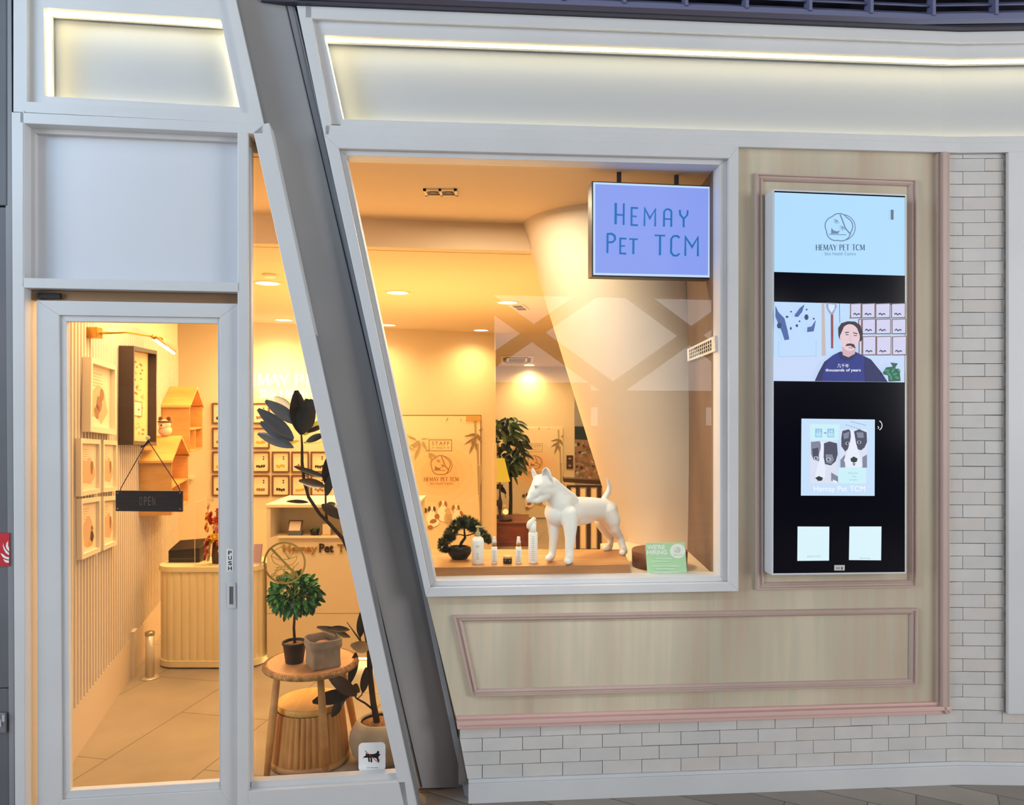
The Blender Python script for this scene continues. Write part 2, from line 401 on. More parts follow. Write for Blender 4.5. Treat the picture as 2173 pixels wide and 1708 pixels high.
# LED strips tucked behind the lips of the two recesses
def led(nm, fn, label):
    m_ = MB(); fn(m_); tag(m_.build(nm), label, 'strip light', 'warm light strips of the fascia recesses')
led('led_strip', lambda m_: uvslab(m_, L, [(93, 17.5), (467, 42), (467, 44.5), (93, 20)], -0.045, -0.06, LEDM), 'thin warm light strip along the top of the small recess above the door')
led('led_strip', lambda m_: uvslab(m_, L, [(93.5, 20), (96, 20), (97.5, 202), (95.5, 202)], -0.045, -0.06, LEDM), 'thin upright light strip at the straight side of the small lit recess')
led('led_strip', lambda m_: uvslab(m_, L, [(97, 206), (506, 230), (506, 234), (97, 210)], -0.103, -0.122, LEDM), 'thin warm light strip behind the bottom lip of the small recess above the door')
led('led_strip', lambda m_: uvslab(m_, L, [(472, 42), (476, 42), (515, 228), (511, 228)], -0.103, -0.122, LEDM), 'slanted light strip beside the leaning column in the small lit recess')
led('led_strip', lambda m_: band(m_, [690]+US[1:], 4.096, 4.101, -0.045, -0.06, LEDM), 'long warm light strip along the top of the wide fascia recess')
led('led_strip', lambda m_: band(m_, [728]+US[1:], 3.644, 3.655, -0.103, -0.122, LEDM), 'long warm light strip behind the bottom lip of the wide fascia recess')
led('led_strip', lambda m_: uvslab(m_, M, [(686, 74), (689, 74), (727, 247), (724, 247)], -0.045, -0.06, LEDM), 'short slanted light strip at the pointed end of the wide fascia recess')

# --- left bay: frame around blank panel, door and slanted side window
mb = MB()
fz, bz = 0.035, -0.09
uzslab(mb, L, [(40, 0.0), (61, 0.0), (59, ZS), (32.5, ZS)], fz, bz, PAINT)                       # jamb
uvslab(mb, L, [(59, 592), (59, 240), (55, 240), (55, 592)], fz, bz, PAINT)
uzslab(mb, L, [(50, 3.510), (562, 3.510), (562, ZS), (50, ZS)], fz, bz, PAINT)                  # head
uzslab(mb, L, [(55, 2.705), (512, 2.705), (512, 2.754), (55, 2.754)], fz, bz, PAINT)            # transom
uzslab(mb, L, [(507.5, 0.0), (530.5, 0.0), (529.5, 3.512), (507.5, 3.512)], fz, bz, PAINT)      # mullion
uvslab(mb, L, [(541, 286), (562, 268), (574, 266), (889, 1722), (889, 1757), (868, 1757), (852, 1682)], fz, bz, PAINT)   # slanted stile
uzslab(mb, L, [(530, 0.0), (870, 0.0), (860, 0.175), (530, 0.175)], fz, bz, PAINT)              # bottom rail
wf = struct(mb.build('window_1', bevel=0.003), 'white timber frame of the door bay with a narrow slanted window')
m2 = MB(); uvslab(m2, L, [(529, 285), (544, 285), (860, 1690), (529, 1705)], -0.055, -0.063, GLASS); g1 = m2.build('glass_pane', wf)
m2 = MB()
uzslab(m2, L, [(530, 0.175), (856, 0.175), (852, 0.205), (530, 0.205)], 0.0, -0.05, PAINT)
uzslab(m2, L, [(530, 0.15), (534, 0.15), (533, 3.45), (530, 3.45)], 0.0, -0.05, PAINT); m2.build('glazing_bead', wf)
mb = MB()
uzslab(mb, L, [(50, 2.72), (515, 2.72), (515, 3.53), (50, 3.53)], -0.06, -0.12, PANEL)
ringslab(mb, L, [(54, 3.512), (509, 3.512), (509, 2.753), (54, 2.753)], [(68, 3.487), (504, 3.487), (504, 2.760), (69, 2.760)], -0.03, -0.06, PAINT, z=True)
struct(mb.build('wall_panel_above_door', bevel=0.002), 'blank white panel between the fascia and the door')
# door leaf
mb = MB()
ringslab(mb, L, [(77, 2.650), (506, 2.650), (506, 0.01), (79.5, 0.01)], [(125, 2.578), (466, 2.578), (469, 0.170), (131, 0.170)], 0.0, -0.05, PAINT, z=True)
ringslab(mb, L, [(125, 2.578), (466, 2.578), (469, 0.170), (131, 0.170)], [(138, 2.549), (460, 2.549), (464.5, 0.209), (145, 0.209)], -0.012, -0.05, PAINT, z=True)
dr = struct(mb.build('door_1', bevel=0.002), 'white framed glass shop door')
m2 = MB(); uzslab(m2, L, [(134, 2.56), (466, 2.56), (468, 0.19), (140, 0.19)], -0.028, -0.036, GLASS); m2.build('glass_pane', dr)
m2 = MB(); ringslab(m2, L, [(482, 1236), (500, 1236), (501, 1290), (483, 1290)], [(487, 1244), (496, 1244), (496, 1282), (487, 1282)], 0.006, 0.0, PAINT)
uvslab(m2, L, [(486, 1243), (497, 1243), (497, 1283), (486, 1283)], 0.0015, 0.0, mat('brushed_metal', (170, 172, 176), 0.35, 0.9)); m2.build('flush_handle', dr, bevel=0.001)
m2 = MB(); uzslab(m2, L, [(60, 2.655), (509, 2.655), (509, 2.703), (60, 2.703)], -0.03, -0.08, mat('bronze_header', (150, 120, 92), 0.4, 0.3))
uzslab(m2, L, [(78, 2.662), (125, 2.662), (125, 2.69), (78, 2.69)], -0.01, -0.03, BLACK); m2.build('door_closer_rail', dr)
mb = MB(); uzslab(mb, L, [(509, -0.02), (514, -0.02), (514, 0.0), (509, 0.0)], 0, -0.01, PAINT)
# push sticker
WHITEST = mat('white_sticker', (238, 238, 236), 0.4); INK = mat('black_ink', (20, 20, 22), 0.5)
a = Art(L, 0.001, 0.0003); a.rect(480.5, 1165, 495.5, 1213, WHITEST)
for ch, y in zip('PUSH', (1168.5, 1179.5, 1190.5, 1201.5)): a.text(ch, 484.3, y, 492, y+8.4, INK, bold=0.02)
tag(a.build('push_sticker'), 'small white sticker with upright letters PUSH on the door frame', 'sticker')

# --- main window
mb = MB()
vz = lambda z, u: HV-(z-CH)*F/M.xy(u)[1]
ringslab(mb, M, [(690.5, 292), (1560, vz(3.5555, 1560)), (1560, vz(1.116, 1560)), (905, 1262)], [(722, vz(3.484, 722)), (1540, vz(3.484, 1540)), (1540, vz(1.165, 1540)), (914, vz(1.165, 914))], 0.05, -0.09, PAINT)
ringslab(mb, M, [(722, vz(3.484, 722)), (1540, vz(3.484, 1540)), (1540, vz(1.165, 1540)), (914, vz(1.165, 914))], [(735, vz(3.457, 735)), (1525, vz(3.457, 1525)), (1525, vz(1.196, 1525)), (925, vz(1.196, 925))], 0.02, -0.09, PAINT)
w2 = struct(mb.build('window_2', bevel=0.003), 'white frame of the large display window')
m2 = MB(); uvslab(m2, M, [(728, 325), (1530, 345), (1530, 1226), (920, 1236)], -0.05, -0.058, GLASS); m2.build('glass_pane', w2)

# --- veneer cladding, pink rails and mouldings
mb = MB()
uzslab(mb, M, [(1545, 3.56), (2008, 3.56), (2008, 0.40), (1545, 0.40)], 0.0, -0.09, WOODP)
uvslab(mb, M, [(902, 1250), (1545, 1238), (1545, vz(0.40, 1545)), (972, vz(0.40, 972))], 0.0, -0.09, WOODP)
struct(mb.build('wall_veneer'), 'pale wood veneer cladding under and beside the display window')
mb = MB()
def moulding(mb, outer, inner, m, h=0.018):
    n = len(outer); fr = [0.0, 0.12, 0.30, 0.38, 0.62, 0.70, 0.9, 1.0]; hh = [0.0, h, h, h*0.55, h*0.55, h*0.85, h*0.5, 0.0]
    rings = []
    for t, q in zip(fr, hh): rings.append([M.at(o[0]+(i[0]-o[0])*t, o[1]+(i[1]-o[1])*t, q+0.0005) for o, i in zip(outer, inner)])
    vs = [p for r in rings for p in r]; fs = []
    for j in range(len(rings)-1):
        for i in range(n): fs.append((j*n+i, j*n+(i+1) % n, (j+1)*n+(i+1) % n, (j+1)*n+i))
    mb.add(vs, fs, m)
moulding(mb, [(1600, 368), (1943.5, 381.5), (1943.5, 1245.5), (1602, 1251.5)], [(1619, 385), (1927, 396), (1927, 1230), (1621, 1235)], PINK, 0.022)
struct(mb.build('trim_1'), 'pink-grey picture moulding around the tall screen')
mb = MB()
moulding(mb, [(960, 1304), (1944.5, 1288.6), (1943, 1453.8), (999.6, 1477)], [(982, 1318.5), (1929, 1303), (1928, 1439), (1012, 1461)], PINK, 0.022)
struct(mb.build('trim_2'), 'long pink-grey picture moulding with one slanted end below the window')
mb = MB()
for (z0, z1, h) in ((0.400, 0.425, 0.03), (0.425, 0.447, 0.045), (0.447, 0.463, 0.02)):
    uzslab(mb, M, [(966+8*(0.463-z0)/0.063*0.4, z1), (2008, z1), (2008, z0), (971, z0)], h, -0.05, PINKD)
for (u0, u1, h) in ((1984.5, 1990, 0.02), (1990, 1999, 0.045), (1999, 2008, 0.032)):
    uzslab(mb, M, [(u0, 3.555), (u1, 3.555), (u1, 0.40), (u0, 0.447)], h, -0.05, PINK)
struct(mb.build('trim_3', bevel=0.003), 'dusty pink rail running under and up the far side of the veneer')

# --- painted brickwork
mb = MB(); backing = MB()
def front_pt(t, z, off):      # t: metres along the bent front, 0 at the bend
    P, sg = (M, t) if t <= 0 else (R, t)
    return Vector((bx_+P.d[0]*t*(1 if P.d[0] > 0 else -1)+P.n[0]*off, by_+P.d[1]*t*(1 if P.d[0] > 0 else -1)+P.n[1]*off, z))
def t_of(u):
    P = M if u <= 2030 else R; x, y = P.xy(u); return math.copysign(math.hypot(x-bx_, y-by_), x-bx_)
def u_left(z): return 966+(0.463-z)/0.463*34.5       # slanted left end of the wall
BL, BH = 0.2185, 0.0725
tA, tB = t_of(2042), t_of(2088.5)
bm_ = [BRICKM, mat('painted_brick_b', (201, 199, 197), 0.6, noise=((195, 193, 192), (9, 9, 9)), bump=0.25), mat('painted_brick_c', (208, 206, 203), 0.6, noise=((202, 199, 197), (9, 9, 9)), bump=0.25), mat('painted_brick_d', (204, 198, 193), 0.6, noise=((198, 192, 187), (9, 9, 9)), bump=0.25)]
g = 0.0016
def brick(t0, t1, z0, z1, tl0=None, tl1=None):
    j = lambda: random.uniform(-0.0012, 0.0012)
    off = 0.006+random.uniform(-0.0012, 0.0012); a0 = (tl0 if tl0 is not None else t0)+g; a1 = (tl1 if tl1 is not None else t0)+g
    q = [(a0, z0+g+j()), (t1-g, z0+g+j()), (t1-g, z1-g+j()), (a1, z1-g+j())]
    segs = [q]
    if t0 < -1e-6 and t1 > 1e-6 and a0 < 0: segs = [[q[0], (0, z0+g), (0, z1-g), q[3]], [(0, z0+g), q[1], q[2], (0, z1-g)]]
    m_ = random.choice([0, 0, 0, 1, 1, 2, 2, 3]); 
    for s_ in segs: mb.prism([front_pt(t, z, off) for t, z in s_], [front_pt(t, z, -0.004) for t, z in s_], bm_[m_])
row = 0; z = 0.122
while z < 3.55:
    z1 = min(z+BH, 3.5555); ph = tB if row % 2 == 0 else tA
    tmin0, tmin1 = (t_of(u_left(z)), t_of(u_left(z1))) if row < 4 else (t_of(2008.5),)*2
    tmax = t_of(2260) if row < 4 else t_of(2129)
    k = math.floor((min(tmin0, tmin1)-ph)/BL); t = ph+k*BL
    while t < tmax:
        t0, t1 = t, min(t+BL, tmax)
        if t1 > max(tmin0, tmin1)+0.012:
            if t0 < max(tmin0, tmin1): brick(max(t0, min(tmin0, tmin1)), t1, z, z1, max(t0, tmin0), max(t0, tmin1))
            else: brick(t0, t1, z, z1)
        t += BL
    z += BH; row += 1
for us, z0, z1 in (([973, 1400, 2030, 2300], 0.09, 0.40), ([2006, 2030, 2135], 0.39, 3.556)): band(mb, us, z0, z1, -0.001, -0.09, GROUT)
struct(mb.build('wall_brick'), 'white painted thin brickwork under the veneer and at its far side')
mb = MB()
band(mb, [994, 1400, 1800, 2030, 2100, 2320], 0.0, 0.105, 0.03, -0.09, PAINT)
band(mb, [994, 1400, 1800, 2030, 2100, 2320], 0.105, 0.122, 0.018, -0.09, PAINT)
struct(mb.build('baseboard_front', bevel=0.002), 'white scuffed skirting at the foot of the brickwork')
mb = MB(); 
P_ = R
uzslab(mb, R, [(2131.5, 0.403), (2330, 0.403), (2330, 3.5555), (2131.5, 3.5555)], 0.035, -0.09, PAINT)
struct(mb.build('wall_pilaster', bevel=0.003), 'plain white pilaster at the far end of the front')
mb = MB(); uzslab(mb, R, [(2128, 0.403), (2131.6, 0.403), (2131.6, 3.55), (2128, 3.55)], 0.012, -0.05, mat('old_sealant', (150, 142, 130), 0.9, noise=((120, 112, 100), (30, 30, 30)), bump=0.5))
struct(mb.build('trim_4'), 'dirty sealant joint beside the white pilaster')

# --- leaning steel column between the two bays
G = Plane(-0.382, 4.11, 1, 0.26)
sl = 0.234
def gx(u0, v): return u0+sl*v
v0, v1 = -200, 1669
mb = MB()
uvslab(mb, G, [(gx(497, v0), v0), (gx(622, v0), v0), (gx(622, v1), v1+1), (gx(497, v1), v1+3)], -0.0, -0.16, GREYSTEEL)
uvslab(mb, G, [(gx(503, v0), v0), (gx(508, v0), v0), (gx(508, v1), v1), (gx(503, v1), v1)], 0.006, 0.0, GREYSTEEL)
uvslab(mb, G, [(gx(503, v0), v0), (gx(505.5, v0), v0), (gx(505.5, v1), v1), (gx(503, v1), v1)], 0.009, 0.0, BLACKBAND)
uvslab(mb, G, [(gx(606, v0), v0), (gx(617, v0), v0), (gx(617, v1), v1), (gx(606, v1), v1)], 0.004, 0.0, GREYEDGE)
uvslab(mb, G, [(gx(604, v0), v0), (gx(606, v0), v0), (gx(606, v1), v1), (gx(604, v1), v1)], 0.005, 0.0, BLACKBAND)
col = struct(mb.build('leaning_steel_column'), 'broad grey steel column leaning between door bay and display window')
mb = MB(); uvslab(mb, M, [(612+sl*v0, v0), (632+sl*v0, v0), (632, 18), (690.5, 292), (905, 1262), (1001, 1702), (986, 1692), (896, 1262), (679, 292), (619, 18)], -0.02, -0.08, GREYEDGE)
struct(mb.build('trim_5'), 'lighter grey steel edge along the display window side of the leaning column')
mb = MB(); uvslab(mb, L, [(458, -150), (469, -150), (567, 268), (768, 1130), (900, 1757), (880, 1757), (555, 268)], 0.0, -0.10, GREYEDGE)
struct(mb.build('trim_6'), 'grey steel edge and dark joint along the door side of the leaning column')

# --- left of the door: grey steel jamb and dark wall with fire sign
mb = MB(); uvslab(mb, L, [(27, 1760), (39.5, 1760), (31, -150), (15, -150)], 0.03, -0.10, GREYEDGE)
uvslab(mb, L, [(38.5, 1760), (40.3, 1760), (32.3, -150), (30.5, -150)], 0.032, -0.1, BLACKBAND)
struct(mb.build('trim_7', bevel=0.004), 'grey steel jamb left of the door bay')
LW = Plane(-2.50, 3.62, 1, 0.05)
mb = MB(); uzslab(mb, LW, [(-260, 0.0), (28, 0.0), (28, LW.z(10, 1461)), (-260, LW.z(10, 1461))], 0.0, -0.12, DARKGREY)
uzslab(mb, LW, [(-260, LW.z(10, 1459)), (28, LW.z(10, 1459)), (24, LW.z(10, 440)), (-260, LW.z(10, 440))], 0.004, -0.12, DARKGREY)
uzslab(mb, LW, [(-260, LW.z(10, 437)), (17, LW.z(10, 437)), (17, 5.0), (-260, 5.0)], 0.012, -0.12, DARKGREY)
struct(mb.build('wall_left', bevel=0.004), 'dark grey steel wall panels at the left edge')
RED = mat('fire_sign_red', (196, 26, 44), 0.4)
a = Art(LW, 0.013, 0.0005)
mb = a.mb; uvslab(mb, LW, [(-46, 1130), (23, 1130), (23, 1200), (-46, 1200)], 0.0125, 0.004, RED)
for (x0, y0, pts) in ((0, 0, [(21, 1146), (17, 1152), (16, 1159), (19, 1165), (23, 1169), (23, 1162), (21, 1157)]), (0, 0, [(11, 1151), (12, 1158), (17, 1166), (23, 1172), (23, 1177), (16, 1172), (12, 1165), (10, 1158)]), (0, 0, [(5, 1172), (11, 1175), (17, 1180), (23, 1181), (23, 1186), (15, 1184), (9, 1180)]), (0, 0, [(11, 1184), (16, 1187), (23, 1188), (23, 1193), (16, 1192), (13, 1189)])):
    a.poly(pts, WHITEST)
tag(a.build('fire_point_sign'), 'red sign with white flame on the dark grey wall beside the door', 'sign')
sw = MB(); uvslab(sw, LW, [(-30, 1508), (17, 1510), (17, 1552), (-30, 1550)], 0.02, 0.004, mat('galvanised_plate', (128, 132, 138), 0.4, 0.5))
b2 = sw.build('switch_plate', bevel=0.003); tag(b2, 'grey metal switch plate low on the dark wall under the fire sign', 'switch')
m2 = MB(); uvslab(m2, LW, [(2, 1522), (9, 1522), (9, 1538), (2, 1538)], 0.026, 0.02, mat('switch_grey', (176, 178, 184), 0.4)); uvslab(m2, LW, [(11, 1513), (16, 1513), (16, 1527), (11, 1527)], 0.026, 0.02, MATS['switch_grey'])
m2.build('rocker', b2, bevel=0.001)

# --- dark louvres and soffit above the fascia
mb = MB()
band(mb, [480, 900, 1300, 1700, 2030, 2320], 4.225, 4.372, -0.16, -0.32, BLACKBAND)
band(mb, [560, 900, 1300, 1700, 2030, 2320], 4.237, 4.246, 0.06, -0.2, mat('pale_flashing', (58, 58, 72), 0.5))
struct(mb.build('ceiling_soffit_edge'), 'black soffit edge above the white fascia')
mb = MB()
band(mb, [560, 900, 1300, 1700, 2030, 2320], 4.47, 4.50, -0.28, -0.34, NAVY)
band(mb, [560, 900, 1300, 1700, 2030, 2320], 4.40, 5.3, -0.42, -0.45, mat('louvre_back', (34, 34, 52), 0.7))
for k in range(12):
    z0 = 4.505+k*0.052
    pf = []
    for u in (560, 2030, 2320):
        P = M if u <= 2030 else R; pf.append([P.uz(u, z0, -0.30), P.uz(u, z0+0.045, -0.36), P.uz(u, z0+0.050, -0.355), P.uz(u, z0+0.006, -0.295)])
    for a_, b_ in zip(pf, pf[1:]): mb.prism(a_, b_, NAVY)
for u in (798, 937, 1035, 1213, 1350, 1490, 1627, 1770, 1908, 2038, 2180): 
    P = M if u <= 2030 else R; uzslab(mb, P, [(u-4, 4.49), (u+3, 4.49), (u+3, 5.2), (u-4, 5.2)], -0.27, -0.34, NAVY)
struct(mb.build('ceiling_louvre'), 'dark navy louvre panels above the fascia')

# --- concourse floor, far side and roof behind the viewer (seen mirrored in the glass)
FLOORX = tile_mat('concourse_tiles', (176, 164, 152), (140, 130, 120), (104, 97, 92), (0.62, 0.21), 0.37, 0.5, 0.004, 0.5)
mb = MB()
pa = L.uz(-900, 0, -0.05); pb = L.uz(905, 0, -0.05); pg = [G.uz(905, 0, -0.03), G.uz(990, 0, -0.03)]; pc = M.uz(1000, 0, -0.05); pd = M.uz(2030, 0, -0.05); pe = R.uz(3300, 0, -0.05)
top = [(-16, -9, 0), (16, -9, 0), tuple(pe), tuple(pd), tuple(pc), tuple(pg[1]), tuple(pg[0]), tuple(pb), tuple(pa), (-16, pa.y, 0)]
mb.prism(top, [(p[0], p[1], -0.1) for p in top], FLOORX)
struct(mb.build('floor', fix=True), 'grey-brown patterned concourse tiles outside the shop')
CONC = mat('concourse_roof_paint', (92, 94, 98), 0.8)
mb = MB()
mb.box((-16, -9.6, 5.4), (16, 5.6, 5.6), CONC)
mb.box((-16, -9.6, 4.9), (16, -9.3, 5.4), CONC)
struct(mb.build('ceiling_concourse'), 'dark concourse roof')
STEEL = mat('roof_truss_grey', (120, 118, 116), 0.6)
mb = MB()
for k in range(4):
    x0 = 0.5+k*3.9
    for (xa, za, xb, zb) in ((x0, 2.6, x0+3.9, 5.3), (x0, 5.3, x0+3.9, 2.6)):
        d = Vector((xb-xa, 0, zb-za)).normalized(); n = Vector((-d.z, 0, d.x))*0.16
        A, B = Vector((xa, -9, za)), Vector((xb, -9, zb))
        mb.prism([A-n, B-n, B+n, A+n], [p+Vector((0, -0.3, 0)) for p in (A-n, B-n, B+n, A+n)], STEEL)
mb.box((-16, -9.35, 2.2), (16, -9.0, 2.6), STEEL)
struct(mb.build('wall_truss'), 'crossed grey beams on the far side of the concourse')
mb = MB(); mb.box((-16, -9.9, -0.1), (1.6, -9.65, 5.3), CONC); mb.box((1.6, -12.5, -0.1), (4.6, -12.0, 2.9), CONC); mb.box((5.2, -13.5, -0.1), (8.4, -13.0, 2.5), CONC); mb.box((9.5, -13.5, -0.1), (16, -13.0, 3.4), CONC)  # unseen dark wall and blocks added to limit and vary the glass reflection
mb.box((-16, -9.5, -0.1), (16, -9.3, 1.75), mat('far_wall_grey', (112, 108, 102), 0.8, noise=((90, 88, 84), (1, 1, 3))))
struct(mb.build('wall_far'), 'far wall of the concourse with dark blocks added to shape the mirrored light')

# ================================================================ hanging light box sign
S = Plane(0.453, 4.2, 0.709, 0.106)
SIGNFACE = mat('sign_face_blue_white', (146, 166, 255), emit=1.0); SIGNRIM = mat('sign_rim_glow', (196, 222, 255), emit=1.1)
SIGNBLUE = mat('sign_letter_blue', (8, 110, 190), emit=1.05); CASE = mat('sign_casing_dark', (52, 44, 50), 0.4)
sc0 = S.at(1383, 587); sg = thing('hanging_sign', (sc0.x, sc0.y+0.03, sc0.z), 'square blue-white light box reading HEMAY PET TCM hanging inside the display window', 'sign')
mb = MB(); uvslab(mb, S, [(1256, 384), (1510, 394), (1508, 592), (1256, 586)], 0.0, -0.09, CASE); mb.build('casing', sg, bevel=0.003)
a = Art(S, 0.001, 0.0006); a.poly([(1258.5, 386.5), (1508, 396.5), (1506, 589), (1258.5, 583.5)], SIGNRIM); a.poly([(1263, 391), (1503.5, 400.5), (1502, 584), (1263, 579)], SIGNFACE)
a.build('face', sg)
z6 = lambda x, y: (700+x/2.587, 320+y/2.587)
a = Art(S, 0.0026, 0.0)
def ls(pts, w=3.6, closed=False): a.stroke([z6(*p) for p in pts], w, SIGNBLUE, closed, depth=0.006)
ls([(1568, 288), (1567, 404)], 4.6); ls([(1612, 290), (1611, 408)], 3.4); ls([(1568, 352), (1611, 354)], 3)
ls([(1690, 316), (1655, 314), (1654, 408), (1689, 410)], 3.4); ls([(1655, 360), (1682, 362)], 2.6)
ls([(1725, 414), (1727, 318), (1755, 372), (1785, 322), (1784, 416)], 3.2)
ls([(1832, 417), (1833, 338)]+[(1853-20*math.cos(math.radians(t)), 340-18*math.sin(math.radians(t))) for t in range(20, 161, 20)]+[(1873, 338), (1872, 418)], 3.4); ls([(1833, 375), (1873, 377)], 2.6)
ls([(1919, 326), (1921, 352), (1940, 374), (1960, 354), (1962, 328)], 3.2); ls([(1940, 374), (1940, 421)], 3.4)
ls([(1522, 562), (1523, 458), (1545, 456), (1562, 468), (1564, 488), (1552, 502), (1524, 504)], 3.8)
ls([(1626, 484), (1593, 482), (1592, 564), (1625, 566)], 3.4); ls([(1593, 523), (1618, 524)], 2.6)
ls([(1642, 485), (1688, 487)], 3); ls([(1665, 487), (1664, 568)], 3.8)
ls([(1782, 465), (1838, 467)], 3); ls([(1811, 467), (1810, 574)], 4)
ls([(1918, 478), (1902, 468), (1884, 470), (1872, 484), (1871, 560), (1884, 575), (1902, 577), (1917, 566)], 3.6)
ls([(1949, 578), (1950, 474), (1986, 530), (2018, 476), (2018, 580)], 3.4)
a.build('lettering', sg)
for u in (1318.5, 1441.5):
    p = S.at(u, 388, -0.045); mb = MB(); mb.box((p.x-0.013, p.y-0.004, p.z-0.01), (p.x+0.013, p.y+0.004, 3.48), CASE); mb.build('hanger', sg)

# ================================================================ tall wall screen
tv0 = M.at(1780, 1220); tv = thing('display_screen', (tv0.x, tv0.y, tv0.z), 'tall white-cased wall screen showing shop pictures, mounted on the veneer', 'screen')
TVW = mat('tv_casing', (214, 217, 222), 0.35); BLKSC = mat('screen_black', (3, 4, 18), 0.12, spec=0.22)
TP = Plane(M.uz(1640, 1)[0]+M.n[0]*0.11, M.uz(1640, 1)[1]+M.n[1]*0.11, M.d[0], M.d[1])
TQ = lambda u, v: (u, v)
mb = MB()
mb.prism([TP.at(u, v, 0) for u, v in ((1640, 401), (1924, 412), (1923.5, 1217.5), (1638, 1221))], [TP.at(u, v, -0.109) for u, v in ((1640, 401), (1924, 412), (1923.5, 1217.5), (1638, 1221))], TVW)
mb.build('casing', tv, bevel=0.004)
def em(n, c, e=1.0): return mat('screen_'+n, c, emit=e)
a = Art(TP, 0.0, 0.0005)
a.poly([(1643, 405), (1920.5, 416), (1920, 1213.5), (1641, 1216.5)], BLKSC)
LB = em('lightblue', (172, 217, 252)); a.poly([(1643, 408), (1920, 419), (1920, 585), (1642.5, 577)], LB)
GB = em('greyblue', (96, 128, 158)); DB = em('darkblue', (44, 66, 96)); 
def logo(a, cu, cv, r, m, w):
    pts = []
    for k in range(49):
        t = 2*math.pi*k/48; rr = r*(1+0.10*abs(math.cos(2.5*t+0.6))-0.06); pts.append((cu-0.06*r+rr*math.cos(t)*0.96, cv+rr*math.sin(t)*0.96))
    a.stroke(pts[:-1], w, m, True)
    a.stroke([(cu+r*(0.18+0.92*math.cos(math.radians(t))), cv+r*0.92*math.sin(math.radians(t))) for t in range(-80, 90, 10)], w*0.8, m)
    a.stroke([(cu+0.02*r, cv-0.92*r), (cu+0.20*r, cv-0.5*r), (cu+0.40*r, cv+0.05*r), (cu+0.78*r, cv+0.5*r)], w*1.2, m)
    a.stroke([(cu-0.78*r, cv+0.48*r), (cu+0.45*r, cv+0.52*r)], w*0.7, m)
    a.poly([(cu-0.62*r, cv+0.44*r), (cu-0.6*r, cv+0.02*r), (cu-0.45*r, cv+0.2*r), (cu-0.2*r, cv+0.28*r), (cu+0.0*r, cv+0.2*r), (cu-0.12*r, cv+0.44*r)], m)
    for (x, y) in ((-0.2, -0.5), (0.22, -0.02)):
        for an in (100, 130, 165, 200, 60): a.stroke([(cu+x*r, cv+y*r), (cu+(x+0.26*math.cos(math.radians(an)))*r, cv+(y+0.26*math.sin(math.radians(an)))*r)], w*0.5, m)
logo(a, 1781.5, 483, 30, GB, 2.2)
serif(a, 'HEMAY PET TCM', 1729, 519.5, 1834, 532, DB); a.text('Skin Health Centre', 1748, 535.5, 1814, 542.5, GB)
a.rect(1888, 446, 1894, 467, em('grey', (96, 106, 118)))
a.build('logo_screen_image', tv)
# the video picture
a = Art(TP, 0.0008, 0.00035); 
VB = em('video_wall', (186, 216, 250)); VW = em('video_pale', (214, 226, 248)); VT = em('video_brown', (120, 92, 86)); VN = em('video_navy', (22, 40, 128)); VN2 = em('video_navy_dark', (14, 26, 86)); VS = em('video_skin', (226, 198, 206)); VH = em('video_hair', (46, 34, 48)); VG = em('video_green', (28, 92, 76)); VI = em('video_ink', (40, 62, 104))
V = lambda x, y: (1560+x/2.945, 320+y/2.945)
def vp(pts, m): a.poly([V(*p) for p in pts], m)
def vs_(pts, w, m, c=False): a.stroke([V(*p) for p in pts], w/2.945, m, c)
vp([(243, 943), (1060, 965), (1057, 1447), (238, 1438)], VB)
vp([(238, 1290), (540, 1283), (1058, 1282), (1057, 1447), (238, 1438)], em('video_sofa', (196, 214, 246)))
vp([(540, 950), (556, 951), (566, 1280), (540, 1282)], em('video_cream', (196, 178, 176))); vp([(596, 1020), (612, 1020), (612, 1235), (598, 1235)], em('video_rust', (150, 66, 66)))
vp([(566, 950), (630, 952), (634, 975), (610, 1025), (590, 1020), (570, 985)], em('video_hand', (150, 160, 190))); vp([(580, 957), (622, 962), (618, 990), (600, 1012), (582, 985)], VW)
vs_([(650, 953), (652, 1075)], 3, VI); vs_([(722, 957), (716, 1050)], 4, VT)
for r, (y0, y1) in enumerate(((960, 1040), (1058, 1140), (1166, 1272))):
    for c, (x0, x1) in enumerate(((722, 782), (792, 868), (878, 962), (976, 1056))):
        if r and c == 0: x0 = 770
        vp([(x0-6, y0-5), (x1+5, y0-8), (x1+4, y1+7), (x0-6, y1+8)], VT); vp([(x0, y0), (x1, y0-3), (x1-1, y1), (x0, y1+2)], em('video_paper', (206, 206, 236)))
        random.seed(r*7+c)
        for k in range(4): px = x0+14+k*11; 
        vs_([(x0+14, y1-16), (x0+24, y1-24), (x0+34, y1-14), (x0+46, y1-22), (x0+56, y1-16)], 7, VI)
# dog patches on the left
for pts in ([(362, 1030), (395, 985), (425, 962), (410, 1010), (385, 1040), (365, 1040)], [(440, 1135), (442, 1105), (468, 1100), (495, 1058), (490, 1090), (482, 1130)], [(243, 970), (262, 1010), (300, 1050), (318, 1120), (330, 1180), (300, 1186), (282, 1130), (262, 1085), (243, 1040)]): vp(pts, em('video_dogblue', (70, 96, 160)))
for x, y, rx, ry in ((436, 1042, 13, 18), (315, 1040, 9, 7), (340, 1008, 6, 5), (376, 1095, 8, 9), (338, 1112, 6, 9), (392, 1068, 6, 5), (436, 995, 6, 5), (480, 1052, 6, 6), (265, 1095, 14, 18)): a.ell(*V(x, y), rx/2.945, ry/2.945, VI)
vs_([(262, 1190), (262, 1288), (494, 1284), (494, 1190)], 3, em('video_line', (170, 190, 226)))
